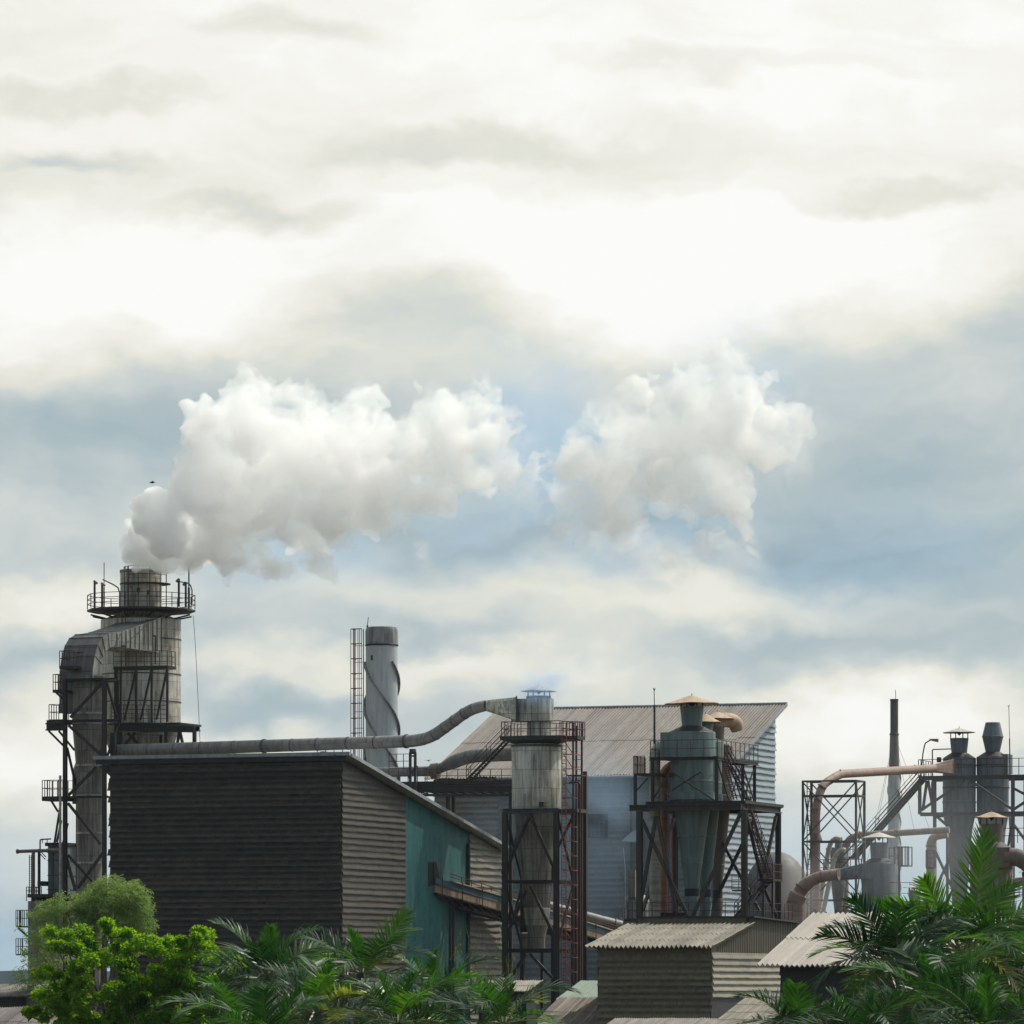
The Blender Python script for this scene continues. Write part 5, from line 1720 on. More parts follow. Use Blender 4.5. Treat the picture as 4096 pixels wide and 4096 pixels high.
def pink_pipes():
    T = Thing('process_pipe', 'tall pink brown pipe rising in the lattice tower and running to the twin cyclones', 'pipe', 393, 3335)
    pts = [px(3264, 4400, 393.3), px(3264, 3225, 393.3), px(3288, 3140, 394), px(3360, 3096, 396), px(3735, 3074, 415)]
    mb = MB()
    Q = [pts[0]]
    for i in (1, 2, 3):
        a, b, c = pts[i - 1], pts[i], pts[i + 1]
        A, C_ = b.lerp(a, min(.45, .8 / (a - b).length)), b.lerp(c, min(.45, .8 / (c - b).length))
        for j in range(4):
            u = j / 3
            Q.append(A * (1 - u) ** 2 + b * 2 * u * (1 - u) + C_ * u * u)
    Q.append(pts[-1])
    mb.tube(Q, [17 * q.y / F for q in Q], 20)
    T.done(mb, 'pipe', 'pink_pipe')
    for q, dv in ((px(3288, 3146, 393.9), (0.24, 0, .4)), (px(3270, 3200, 393.5), (.1, 0, .4)), (px(3362, 3096, 396.2), (1, 0.05, .06)), (px(3660, 3078, 411), (1, 0.05, .06)), (px(3728, 3074, 414.6), (1, 0.05, .06)),
                  (px(3264, 3235, 393.3), (0, 0, 1)), (px(3264, 3480, 393.3), (0, 0, 1)), (px(3264, 3600, 393.3), (0, 0, 1))):
        d = Vector(dv).normalized() * 0.035
        mb = MB()
        mb.tube([q - d, q + d], 20 * q.y / F, 20)
        T.done(mb, 'flange', 'pink_pipe')
    q = px(3264, 3352, 393.3)
    mb = MB()
    mb.lathe((q.x, q.y), [(17 * .0192, q.z + .35), (26 * .0192, q.z - .2), (26 * .0192, q.z - .3), (17 * .0192, q.z - .32)][::-1], 20)
    T.done(mb, 'collar', 'brown_paint')
    # taper to the inlet of the left twin
    k = 417 / F
    a0, b0 = px(3733, 3074, 415), px(3816, 3066, 417.5)
    n = 16
    vs, fs = [], []
    for i in range(n):
        a = 2 * math.pi * i / n
        vs.append(a0 + Vector((0, math.cos(a), math.sin(a))) * 17 * k)
    for i in range(n):
        a = 2 * math.pi * i / n
        m = max(abs(math.cos(a)), abs(math.sin(a)))
        vs.append(b0 + Vector((0, math.cos(a) / m * .55, math.sin(a) / m * 31 * k)))
    for i in range(n):
        fs.append((i, (i + 1) % n, n + (i + 1) % n, n + i))
    mb = MB()
    mb.add(vs, fs)
    T.done(mb, 'taper', 'pink_pipe')
    mb = MB()
    mb.bar(b0 - UP * 34 * k, b0 + UP * 34 * k, .2, 1.2, up=Vector((0, 1, 0)))
    T.done(mb, 'flange', 'brown_paint')

    T = Thing('process_pipe', 'thick pink brown elbow pipe feeding the single squat grey cyclone', 'pipe', 372, 3240)
    T.tube('pipe', 'pink_pipe', [(3180, 4600), (3182, 3600), (3212, 3545), (3268, 3508), (3352, 3498)], [38, 36, 27, 23, 23], n=22)
    for a, b, r in (((3207, 3553), (3212, 3545), 30), ((3286, 3505.8), (3291, 3505), 25), ((3349, 3498), (3353, 3498), 25), ((3182, 3610), (3182, 3604), 37)):
        mb = MB()
        mb.tube([T.p(a), T.p(b)], r * T.k, 22)
        T.done(mb, 'flange', 'brown_paint')

    T = Thing('process_pipe', 'thin pink pipe running level behind the single grey cyclone', 'pipe', 400, 3560)
    T.tube('pipe', 'pink_pipe', [(3382, 4500), (3384, 3385), (3402, 3352), (3440, 3338), (3560, 3334), (3790, 3322)], [15, 15, 14, 13, 13, 13], n=18, rings=((0, .93), (4, .1)), flange=1.2)
    for q in ((3384, 3400), (3440, 3338), (3585, 3332)):
        mb = MB()
        c = T.p(q)
        d = Vector((0, 0, .04)) if q[0] < 3400 else Vector((0.04, 0, 0))
        mb.tube([c - d, c + d], 17 * T.k, 16)
        T.done(mb, 'flange', 'brown_paint')

    T = Thing('process_pipe', 'fat vertical pink pipe with a tiny balcony left of the twin cyclones', 'pipe', 408, 3724)
    T.tube('pipe', 'pink_pipe', [(3724, 4500), (3724, 3378), (3728, 3356), (3748, 3344), (3790, 3340)], [19, 19, 17, 15, 13], n=20)
    T.lathe('flange', 'brown_paint', 3724, [(19, 3388), (22, 3387), (22, 3382), (19, 3381)], n=20, caps=False)
    T.lathe('flange', 'brown_paint', 3724, [(19, 3534), (21, 3533), (21, 3527), (19, 3526)], n=20, caps=False)
    T.box('balcony', 'dark_steel', 3716, 3746, 3470, 3476, -.9, -.35)
    T.rail([(3716, 3470, -.4), (3716, 3470, -.9), (3746, 3470, -.9), (3746, 3470, -.4)], 68, step=14, rails=2)

    for lab, pts in (('slanting pale pink pipe beside the little dark cyclone', [(3262, 3720), (3316, 3390), (3328, 3362), (3346, 3352), (3362, 3358)]),
                     ('slanting pale pink pipe in front of the little dark cyclone', [(3276, 3730), (3338, 3430), (3352, 3408), (3368, 3398), (3380, 3404)])):
        T = Thing('process_pipe', lab, 'pipe', 396 if 'front' not in lab else 391, 3330)
        T.tube('pipe', 'pale_cap', pts, 9.5, n=16, rings=((0, 0.98),), flange=1.25)


pink_pipes()


def little_cyclone():
    T = Thing('small_cyclone', 'little dark grey cyclone between the slanting pale pipes', 'cyclone', 397.5, 3353)
    T.lathe('drum', 'twin_paint', 3353, [(15, 4400), (16, 3640), (22, 3590), (32, 3510), (32, 3395), (30, 3390)], n=28)
    T.lathe('neck', 'twin_paint', 3353, [(14, 3392), (14, 3366), (17, 3364), (17, 3350), (13, 3347)], n=24)
    T.lathe('band', 'grey_steel', 3353, [(32, 3452), (34, 3451), (34, 3447), (32, 3446)], n=28, caps=False)
    T.box('inlet', 'twin_paint', 3364, 3388, 3400, 3430, -1, 0)
    T.box('base_pipe', 'grey_steel', 3444, 3470, 3500, 3600, 0, .6)


little_cyclone()


def capped_cyclone(name, label, D, cx, parts, cap, mat, capmat, n=44):
    T = Thing(name, label, 'cyclone', D, cx)
    for nm, prof, m in parts:
        T.lathe(nm, m or mat, cx, prof, n=n, caps=(nm != 'stack'))
    if cap:
        r, y0, y1, yb, rp = cap
        T.cap(cx, 0, r, y0, y1, capmat, posts=(yb,), rp=rp)
    return T


def single_cyclone():
    T = capped_cyclone('cyclone_separator', 'single squat grey cyclone with a flat cap in front of the long stairs', 374, 3516,
                       [('drum', [(66, 4600), (66, 3455), (64, 3452)], None), ('shoulder', [(67, 3455), (36, 3434)], 'shed_dark'), ('stack', [(33, 3436), (37, 3370), (34, 3370), (30, 3436)], None)],
                       (66, 3329, 3350, 3370, 37), 'twin_paint', 'pale_cap')
    # tapered inlet duct
    k = T.k
    a0, b0 = T.p((3352, 3498, 0)), T.p((3474, 3486, -.6))
    n = 16
    vs, fs = [], []
    ey = Vector((0, 1, 0))
    for i in range(n):
        a = 2 * math.pi * i / n
        vs.append(a0 + (BACK * math.cos(a) + UP * math.sin(a)) * 23 * k)
    for i in range(n):
        a = 2 * math.pi * i / n
        m = max(abs(math.cos(a)), abs(math.sin(a)))
        vs.append(b0 + BACK * (math.cos(a) / m * .5) + UP * (math.sin(a) / m * 29 * k + (.07 if math.sin(a) > 0 else 0)))
    for i in range(n):
        fs.append((i, (i + 1) % n, n + (i + 1) % n, n + i))
    mb = MB()
    mb.add(vs, fs)
    T.done(mb, 'inlet_duct', 'twin_paint')
    T.box('inlet_box', 'twin_paint', 3468, 3520, 3455, 3516, -1.18, -.1)
    T.rail([(3470, 3456, 1.3), (3582, 3456, 1.3)], 66, step=22, rails=2)
    T.box('edge_plate', 'rail_steel', 3576, 3580, 3388, 3456, -.2, .2)
    return T


single_cyclone()


def far_chimney():
    T = Thing('chimney', 'thin guyed chimney, dark on top and rust stained below, behind the pink pipe', 'chimney', 480, 3577)
    T.lathe('upper_shaft', 'dark_chimney', 3577, [(16, 2936), (16, 2797), (13, 2796), (13, 2830)], n=24, caps=False)
    T.lathe('top_ring', 'dark_chimney', 3577, [(16, 2803), (17.5, 2802), (17.5, 2797), (15, 2796)], n=24, caps=False)
    T.lathe('joint', 'dark_chimney', 3577, [(17, 2942), (19, 2940), (19, 2934), (16, 2932)], n=24, caps=False)
    T.lathe('middle_shaft', 'rusty_chimney', 3577, [(21.5, 3075), (17, 2938)], n=24)
    T.lathe('lower_shaft', 'white_stack', 3577, [(25, 4400), (25, 3120), (21.5, 3074)], n=28)
    c = T.p((3577, HY, 0))
    for s_ in range(3):
        mb = MB()
        vs, fs = [], []
        n = 110
        for i in range(n + 1):
            y = 3090 + 560 * i / n
            a = 2 * math.pi * y / 260.0 + s_ * 2.0944
            e = Vector((math.cos(a), math.sin(a), 0))
            for rr in (22, 28.5):
                for dz in (-.05, .05):
                    vs.append(Vector((c.x, c.y, 0)) + e * rr * T.k + UP * (CZ + (HY - y) * T.k + dz))
        for i in range(n):
            a, b = i * 4, i * 4 + 4
            fs += [(a + 2, b + 2, b + 3, a + 3), (a + 1, a + 3, b + 3, b + 1), (a, b, b + 2, a + 2)]
        mb.add(vs, fs)
        T.done(mb, 'spiral_fin', 'white_stack')
    T.beam('lightning_rod', (3583, 2800), (3582, 2760), 2, mat='grey_steel')
    for x, y, d in ((3470, 3620, -3), (3700, 3330, -4), (3720, 3420, 3), (3440, 3430, 4)):
        T.beam('guy_wire', (3577, 2940), (x, y, d), 0.9, mat='grey_steel')


far_chimney()


def twins():
    T = capped_cyclone('cyclone_separator', 'left twin grey cyclone with a funnel stack under a small pale cap', 424, 3837,
                       [('cone', [(20, 4400), (22, 3700), (52, 3320), (66, 3256)], None), ('drum', [(66, 3260), (66, 3100), (65, 3032)], None), ('band', [(66, 3212), (69, 3211), (69, 3206), (66, 3205)], None),
                        ('shoulder', [(66, 3033), (34, 3012)], 'shed_dark'), ('stack', [(31, 3014), (37.5, 2953), (34, 2953), (28, 3014)], None)],
                       (65, 2912, 2930, 2953, 37), 'twin_paint', 'pale_cap')
    U = capped_cyclone('cyclone_separator', 'right twin grey cyclone with a double cone stack and no cap', 424, 3971,
                       [('cone', [(20, 4400), (22, 3700), (52, 3320), (64, 3256)], None), ('drum', [(64, 3260), (64, 3100), (65, 3028)], None),
                        ('shoulder', [(65, 3029), (31, 3008)], 'shed_dark'), ('stack', [(28, 3011), (42, 2948), (44, 2948), (44, 2946), (42, 2945), (29, 2890), (26, 2890), (36, 2945), (25, 3011)], None)],
                       None, 'twin_paint', 'pale_cap')
    for Q_ in (T, U):
        for yy in (3060, 3150, 3256):
            Q_.lathe('weld_band', 'grey_steel', Q_.xref, [(65, yy + 4), (67.5, yy + 3), (67.5, yy - 2), (65, yy - 3)], n=44, caps=False)
    U.box('inlet_box', 'twin_paint', 4000, 4036, 3018, 3096, -.6, 1.0)
    U.box('seam', 'grey_steel', 3964, 3967, 3030, 3100, -1.42, -1.3)
    S = Thing('steel_gantry', 'grey steel frame and deck around the twin cyclones with long stairs down to the left', 'gantry', 422, 3850, steel='grey_steel')
    S.beam('girder', (3690, 3112, -.8), (4300, 3112, -.8), 17, i=True)
    S.beam('girder', (3690, 3112, 3.2), (4300, 3112, 3.2), 14, i=True)
    S.beam('girder', (3696, 3257, -.8), (4300, 3257, -.8), 15, i=True)
    S.beam('girder', (3696, 3257, 3.2), (4300, 3257, 3.2), 12, i=True)
    for x in (3694, 3752, 4054, 4240):
        S.beam('column', (x, 3120 if x > 3700 else 3120, -.8), (x, 4600 if x > 3700 else 3257, -.8), 13 if x > 3760 else 12, i=True)
        S.beam('column', (x, 3120, 3.2), (x, 4600 if x > 3700 else 3257, 3.2), 10)
    S.beams('brace', [((3700, 3240, -.8), (3870, 3124, -.8)), ((3890, 3124, -.8), (4050, 3240, -.8)), ((3722, 3122, -.8), (3706, 3240, -.8)), ((3726, 3122, -.8), (3748, 3248, -.8)), ((4060, 3240, -.8), (4230, 3124, -.8)),
                      ((4012, 3150, 3), (4100, 3200, 3))], 10)
    S.beams('brace', [((3752, 3400, -.8), (3790, 3560, 2)), ((3752, 3560, -.8), (3790, 3400, 2)), ((3756, 3262, -.8), (3800, 3330, 2)), ((4054, 3262, -.8), (4010, 3420, 1)), ((4020, 3262, 1), (4050, 3420, -.8)), ((4056, 3300, -.8), (4110, 3420, 2))], 8)
    S.rail([(3690, 3104, -.9), (4300, 3104, -.9)], 66, step=58, rails=2)
    S.rail([(3690, 3104, -.9), (3690, 3104, 3)], 66, step=40, rails=2)
    S.stair((3440, 3426, -1.4), (3708, 3116, -1.4), 1.0, hh=60, nrail=3, t=17)
    S.box('landing', 'dark_steel', 3390, 3448, 3424, 3432, -1.6, 0)
    S.rail([(3400, 3424, -1.6), (3448, 3424, -1.6)], 56, step=16, rails=2)
    S.tube('lamp_arm', 'dark_steel', [(3695, 3104, -.6), (3704, 3010, -.6), (3712, 2972, -.6), (3735, 2958, -.6)], 2.6, n=8)
    mb = MB()
    mb.hexa([S.p(q) for q in ((3731, 2961, -.75), (3762, 2969, -.75), (3762, 2969, -.45), (3731, 2961, -.45), (3731, 2955, -.75), (3763, 2955, -.75), (3763, 2955, -.45), (3731, 2955, -.45))])
    S.done(mb, 'lamp_head', 'tank_paint', S.last)
    S.tube('pipe', 'dark_steel', [(3733, 3104, 0), (3733, 2996, 0), (3806, 2995, 0)], 2.4, n=8)
    S.box('valve', 'dark_steel', 3755, 3768, 3028, 3048, -.4, 0)
    M = Thing('lightning_mast', 'slender mast rising beside the right twin cyclone', 'mast', 421, 4046)
    M.beam('pole', (4050, 3104, -.8), (4048, 2955, -.8), 4, mat='grey_steel')
    M.beam('rod', (4048, 2956, -.8), (4045, 2826, -.8), 2, mat='grey_steel')
    M.beams('prong', [((4045, 2832, -.8), (4041, 2822, -.8)), ((4045, 2832, -.8), (4048, 2820, -.8))], 1.5, mat='grey_steel')
    P = Thing('platform_post', 'thin steel post with a small caged platform near the thin chimney', 'platform', 384, 3600, steel='rail_steel')
    P.beam('post', (3597, 4400), (3597, 3386), 7)
    P.beam('post', (3578, 3470), (3578, 3390), 4)
    P.rail([(3578, 3462), (3634, 3462)], 74, step=17, rails=1, w=4)
    P.box('deck', 'rail_steel', 3597, 3636, 3461, 3466, -.3, .9)
    P.rail([(3597, 3462, .9), (3634, 3462, .9)], 74, step=17, rails=1, w=4)
    P.beams('rail_bar', [((3580, 3433), (3600, 3433))], 4)
    G = Thing('railing', 'reddish railing on the dark flat roof behind the small roof vent', 'railing', 372, 3650)
    G.rail([(3560, 3616), (3720, 3616)], 86, step=42, rails=2, mat='red_steel', name='railing')
    Rf = Thing('flat_roof_block', 'dark flat roofed block carrying a small roof vent', 'building', 366, 3650)
    Rf.box('wall', 'shed_dark', 3590, 3715, 3612, 4500, 0, 5)
    Rf.box('roof_edge', 'dark_steel', 3586, 3719, 3604, 3613, -.2, 5.2)
    V = capped_cyclone('roof_vent', 'small dark roof vent with a pale cap on the flat roofed block', 369, 3657,
                       [('stack', [(19, 3608), (24, 3562), (21, 3562), (17, 3608)], None)], (46, 3538, 3550, 3562, 22), 'twin_paint', 'pale_cap', n=24)
    H = capped_cyclone('cyclone_separator', 'brown cyclone with a tan cap behind the tall palm frond', 352, 3966,
                       [('drum', [(86, 4600), (86, 3396), (84, 3392)], None), ('shoulder', [(88, 3397), (44, 3368)], 'shed_dark'), ('stack', [(42, 3370), (49, 3296), (46, 3296), (39, 3370)], None)],
                       (67, 3247, 3270, 3296, 48), 'brown_paint', 'tan_cap')
    H.tube('inlet_duct', 'brown_paint', [(4030, 3432, -.8), (4086, 3430, -.8), (4130, 3470, -.8), (4180, 3560, -.8)], [36, 36, 34, 34], n=20)
    H.box('inlet_box', 'brown_paint', 4010, 4054, 3392, 3472, -1.3, .2)
    H.rail([(3884, 3370, 2), (4070, 3370, 2)], 60, step=34, rails=2)
    Q = Thing('process_pipe', 'short pink cross pipe with a small vent beside the brown cyclone', 'pipe', 360, 4080)
    Q.tube('pipe', 'pink_pipe', [(4040, 3526), (4160, 3522)], 15, n=16)
    Q.tube('vent_stack', 'pink_pipe', [(4096, 3640), (4096, 3500)], 8, n=12)
    Q.cap(4096, 0, 22, 3478, 3488, 'pale_cap', posts=(3500,), rp=7, inner=False)
    Q.rail([(4046, 3590), (4200, 3590)], 40, step=30, rails=2)


twins()


# ------------------------------------------------------------------ smoke
def smoke_mat(name, col, dens, aniso, noise_s=0.0, surf=0.02, hollow=None, fade=None):
    m = bpy.data.materials.new(name)
    m.use_nodes = True
    t = m.node_tree
    t.nodes.clear()
    out = N(t, 'ShaderNodeOutputMaterial')
    v = N(t, 'ShaderNodeVolumePrincipled', ins={'Color': (*col, 1), 'Density': dens, 'Anisotropy': aniso})
    pos = N(t, 'ShaderNodeNewGeometry').outputs['Position']
    d = None
    if noise_s:
        n = N(t, 'ShaderNodeTexNoise', ins={'Vector': pos, 'Scale': noise_s, 'Detail': 5.0, 'Roughness': 0.68, 'Distortion': 0.5}).outputs[0]
        d = N(t, 'ShaderNodeMapRange', ins={0: n, 1: 0.38, 2: 0.62, 3: 0.22, 4: 1.7}).outputs[0]
    if fade:
        x = N(t, 'ShaderNodeSeparateXYZ', ins={0: pos}).outputs[0]
        g = N(t, 'ShaderNodeMapRange', ins={0: x, 1: fade[0], 2: fade[1], 3: 1.0, 4: fade[2]}).outputs[0]
        g = math_n(t, 'MULTIPLY', g, N(t, 'ShaderNodeMapRange', ins={0: x, 1: -29.0, 2: -21.0, 3: 3.0, 4: 1.0}).outputs[0])
        d = g if d is None else math_n(t, 'MULTIPLY', d, g)
    if d is not None:
        t.links.new(math_n(t, 'MULTIPLY', d, dens), v.inputs['Density'])
    t.links.new(v.outputs[0], out.inputs['Volume'])
    if surf:
        tr = N(t, 'ShaderNodeBsdfTransparent')
        df = N(t, 'ShaderNodeBsdfTranslucent', ins={'Color': (0.9, 0.9, 0.9, 1)})
        ms = N(t, 'ShaderNodeMixShader', ins={0: surf, 1: tr.outputs[0], 2: df.outputs[0]})
        t.links.new(ms.outputs[0], out.inputs['Surface'])
    MATS[name] = m
    return m


def puff_mesh(name, mat, puffs, voxel, seed, sub=10, amp=(0.5, 0.22), depth=1.0, props=None, D=395.0, sub_r=(0.32, 0.55), near=None, lv3=3, kk=2.12):
    """Union of many puffs (photo positions in 1932-pixel units, radius in the same) turned into one billowing skin."""
    rnd = random.Random(seed)
    import bmesh
    bm = bmesh.new()
    k = D / F
    ico = []
    tmp = bmesh.new()
    bmesh.ops.create_icosphere(tmp, subdivisions=2, radius=1.0)
    base_v = [v.co.copy() for v in tmp.verts]
    base_f = [[v.index for v in f.verts] for f in tmp.faces]
    tmp.free()
    V, Fc = [], []

    def ball(c, r, sq=1.0):
        o = len(V)
        for q in base_v:
            V.append(c + q * r)
        for f in base_f:
            Fc.append([o + i for i in f])
    for x, y, r in puffs:
        c = px(x * kk, y * kk, D)
        rr = r * kk * k
        c.y += rnd.uniform(-1, 1) * depth * (1.0 + rr * 0.35)
        ball(c, rr * 0.86)
        for j in range(sub):
            d = Vector((rnd.gauss(0, 1), rnd.gauss(0, 1), rnd.gauss(0, 1))).normalized()
            r2 = rr * rnd.uniform(*sub_r)
            c2 = c + d * rr * rnd.uniform(0.62, 0.92)
            ball(c2, r2)
            for l in range(lv3):
                e = (d + Vector((rnd.gauss(0, .7), rnd.gauss(0, .7), rnd.gauss(0, .7)))).normalized()
                ball(c2 + e * r2 * 0.8, r2 * rnd.uniform(0.3, 0.5))
    me = bpy.data.meshes.new(name)
    me.from_pydata(V, [], Fc)
    o = bpy.data.objects.new(name, me)
    COL.objects.link(o)
    md = o.modifiers.new('r', 'REMESH')
    md.mode = 'VOXEL'
    md.voxel_size = voxel
    bpy.context.view_layer.update()
    dg = bpy.context.evaluated_depsgraph_get()
    ev = bpy.data.meshes.new_from_object(o.evaluated_get(dg))
    o.modifiers.clear()
    o.data = ev
    bpy.data.meshes.remove(me)
    ev.name = name
    nv = len(ev.vertices)
    out = []
    for v in ev.vertices:
        p = v.co
        n = v.normal
        wv = noise.noise_vector(p * 0.28) * 1.3 + noise.noise_vector(p * 0.75 + Vector((3, 1, 7))) * 0.5
        if near is not None:
            wv *= min(1.0, max(0.12, (p.x - near) / 14.0))
        p = p + wv * (amp[0] / 0.6)
        f = noise.fractal(p * 0.55, 0.9, 2.1, 5) * amp[0]
        g = (0.2 - abs(noise.noise(p * 1.05))) * amp[1] * 1.7 + (0.18 - abs(noise.noise(p * 2.3 + Vector((5, 3, 1))))) * amp[1] * 1.7
        if near is not None:
            w = min(1.0, max(0.35, (p.x - near) / 8.0))
            f, g = f * w, g * w
        out += list(p + n * (f * 0.6 + g) + Vector((noise.noise(p * 0.8 + Vector((9, 0, 0))), 0, noise.noise(p * 0.8 + Vector((0, 9, 0))))) * amp[0] * 0.5)
    ev.vertices.foreach_set('co', out)
    ev.update()
    md = o.modifiers.new('r', 'REMESH')
    md.mode = 'VOXEL'
    md.voxel_size = voxel * 0.85
    bpy.context.view_layer.update()
    dg = bpy.context.evaluated_depsgraph_get()
    e2 = bpy.data.meshes.new_from_object(o.evaluated_get(dg))
    o.modifiers.clear()
    bm.free()
    bm = bmesh.new()
    bm.from_mesh(e2)
    seen, drop = set(), []
    for v in bm.verts:
        if v in seen:
            continue
        stack, isl = [v], []
        seen.add(v)
        while stack:
            w = stack.pop()
            isl.append(w)
            for ed in w.link_edges:
                q = ed.other_vert(w)
                if q not in seen:
                    seen.add(q)
                    stack.append(q)
        if len(isl) < 160:
            drop += isl
            continue
        vol = 0.0
        fs = {f for w in isl for f in w.link_faces}
        for f in fs:
            c = f.calc_center_median()
            vol += c.dot(f.normal) * f.calc_area()
        if vol < 0:
            drop += isl
    bmesh.ops.delete(bm, geom=drop, context='VERTS')
    bm.to_mesh(e2)
    bm.free()
    e2.name = name
    o.data = e2
    bpy.data.meshes.remove(ev)
    ev = e2
    ev.materials.clear()
    ev.materials.append(MATS[mat])
    ev.polygons.foreach_set('use_smooth', [True] * len(ev.polygons))
    for k_, v_ in (props or {}).items():
        o[k_] = v_
    return o


smoke_mat('plume_smoke', (0.997, 0.9952, 0.9928), 0.6, 0.45, noise_s=0.33, surf=0.02, fade=(-24, 14, 0.7))
P_LEFT = [(262, 1048, 18), (286, 1050, 18), (275, 1056, 15), (272, 1050, 36), (250, 1040, 28), (300, 1050, 30), (262, 1008, 36), (290, 985, 44), (318, 1020, 48), (345, 1045, 34), (310, 955, 40), (365, 1000, 58), (372, 930, 64),
          (350, 910, 34), (352, 870, 30), (398, 880, 68), (385, 820, 44), (400, 790, 40), (430, 800, 58), (445, 755, 42), (478, 740, 36), (500, 735, 28), (470, 800, 66), (480, 880, 84),
          (450, 960, 76), (420, 1030, 50), (428, 1072, 22), (432, 1092, 14), (470, 1040, 44), (500, 1060, 28), (512, 1082, 18), (515, 985, 44), (540, 800, 58), (565, 850, 76), (590, 770, 38), (605, 752, 20),
          (570, 930, 74), (560, 1000, 44), (585, 1030, 40), (612, 1062, 24), (618, 1088, 15), (572, 1062, 14), (640, 815, 66), (640, 895, 74), (625, 975, 52), (660, 1010, 34), (672, 1028, 16), (690, 780, 44), (678, 755, 18), (705, 850, 66),
          (700, 930, 60), (690, 985, 36), (725, 1000, 20), (750, 815, 50), (765, 780, 26), (800, 745, 12), (790, 850, 60), (765, 920, 50), (740, 965, 32), (800, 920, 42), (835, 800, 50), (850, 870, 60), (842, 935, 36), (870, 760, 36),
          (890, 800, 52), (905, 745, 26), (928, 740, 24), (945, 775, 28), (920, 850, 50), (945, 890, 36), (955, 825, 34), (975, 905, 28), (1000, 885, 20), (1010, 905, 14), (900, 900, 40), (860, 965, 18), (930, 935, 18)]
P_RIGHT = [(1055, 865, 24), (1062, 900, 30), (1060, 950, 36), (1075, 990, 26), (1090, 830, 30), (1100, 880, 50), (1110, 940, 58), (1130, 1000, 34), (1150, 800, 40), (1165, 860, 60), (1180, 930, 60), (1170, 1010, 24),
           (1200, 760, 34), (1222, 720, 16), (1225, 820, 62), (1240, 895, 68), (1250, 745, 38), (1290, 725, 32), (1290, 800, 70), (1305, 880, 72), (1330, 735, 40), (1325, 695, 22), (1370, 700, 38), (1360, 665, 20), (1395, 680, 20), (1380, 760, 54), (1365, 830, 68),
           (1375, 900, 60), (1420, 735, 38), (1432, 715, 24), (1450, 705, 16), (1440, 790, 48), (1430, 850, 50), (1480, 780, 34), (1495, 815, 28), (1475, 840, 26), (1505, 780, 16), (1515, 775, 9), (1395, 950, 40), (1400, 990, 26), (1410, 1025, 16), (1425, 1040, 9),
           (1330, 965, 34), (1350, 1010, 26), (1320, 1035, 20), (1285, 1050, 18), (1268, 1062, 20), (1262, 1080, 14), (1258, 1094, 9), (1295, 1060, 14), (1300, 985, 20), (1220, 985, 18), (1200, 1025, 14), (1030, 920, 14), (1015, 890, 16), (1036, 892, 16), (1025, 872, 12), (1145, 1035, 14)]
puff_mesh('smoke_plume', 'plume_smoke', [(x, y, r * 1.0) for x, y, r in P_LEFT + P_RIGHT], 0.18, 7, sub=7, amp=(0.6, 0.5), depth=1.7, lv3=2, sub_r=(0.22, 0.62), near=-30.0,
          props={'label': 'billowing white smoke plume drifting right from the tall stack', 'category': 'smoke plume'})



def soft_smoke(x, y, D, rx, ry, rd, dens, col, nscale=0.14, lo=0.4, hi=0.66, tilt=0.0, seed=0):
    """drifting smoke thinning out towards the edge of an ellipsoid"""
    k = D / F
    name = 'smoke_%d_%d' % (x, y)
    m = bpy.data.materials.new(name)
    m.use_nodes = True
    t = m.node_tree
    t.nodes.clear()
    oc = N(t, 'ShaderNodeTexCoord').outputs['Object']
    pos = N(t, 'ShaderNodeNewGeometry').outputs['Position']
    n = N(t, 'ShaderNodeTexNoise', ins={'Vector': vmath(t, 'ADD', pos, (seed * 13.7, 0, 0)), 'Scale': nscale, 'Detail': 5.0, 'Roughness': 0.6, 'Distortion': 0.6}).outputs[0]
    r = vmath(t, 'LENGTH', oc, out=1)
    g = N(t, 'ShaderNodeMapRange', interpolation_type='SMOOTHSTEP', ins={0: r, 1: 0.1, 2: 0.98, 3: 1.0, 4: 0.0}).outputs[0]
    d = math_n(t, 'MULTIPLY', math_n(t, 'MULTIPLY', g, maprange(t, n, lo, hi)), dens)
    v = N(t, 'ShaderNodeVolumePrincipled', ins={'Color': (*col, 1), 'Density': d, 'Anisotropy': 0.1})
    N(t, 'ShaderNodeOutputMaterial', ins={'Volume': v.outputs[0]})
    mb = MB()
    nn = 16
    mb.lathe((0, 0), [(max(0.001, math.sin(math.pi * i / nn)), -math.cos(math.pi * i / nn)) for i in range(nn + 1)], 24, caps=False)
    MATS[name] = m
    o = mb.build('smoke', name, None, {'kind': 'stuff'})
    o.location = px(x, y, D)
    o.scale = (rx * k, rd, ry * k)
    o.rotation_euler = (0, R(tilt), 0)
    return o


BL, WH = (0.5, 0.72, 1.0), (0.97, 0.98, 1.0)
soft_smoke(2170, 2745, 368, 150, 110, 2.5, 0.5, BL, 0.5, 0.38, 0.62, seed=1)
soft_smoke(2300, 2680, 370, 320, 130, 3.0, 0.16, BL, 0.3, 0.42, 0.66, seed=2)
soft_smoke(2360, 3330, 400, 330, 520, 5.0, 0.085, (0.55, 0.75, 1.0), 0.13, 0.38, 0.66, seed=3)
soft_smoke(1930, 3330, 396, 150, 220, 3.0, 0.07, BL, 0.2, 0.4, 0.66, seed=4)
soft_smoke(3720, 3380, 362, 640, 430, 9.0, 0.026, (0.9, 0.92, 0.95), 0.08, 0.3, 0.7, seed=5)
soft_smoke(3230, 3560, 380, 260, 200, 5.0, 0.055, (0.95, 0.9, 0.88), 0.15, 0.36, 0.66, seed=6)
soft_smoke(2330, 1500, 396, 520, 260, 6.0, 0.1, WH, 0.20, 0.47, 0.64, -12, seed=7)
soft_smoke(2250, 2080, 396, 520, 240, 6.0, 0.1, WH, 0.22, 0.48, 0.64, 4, seed=8)
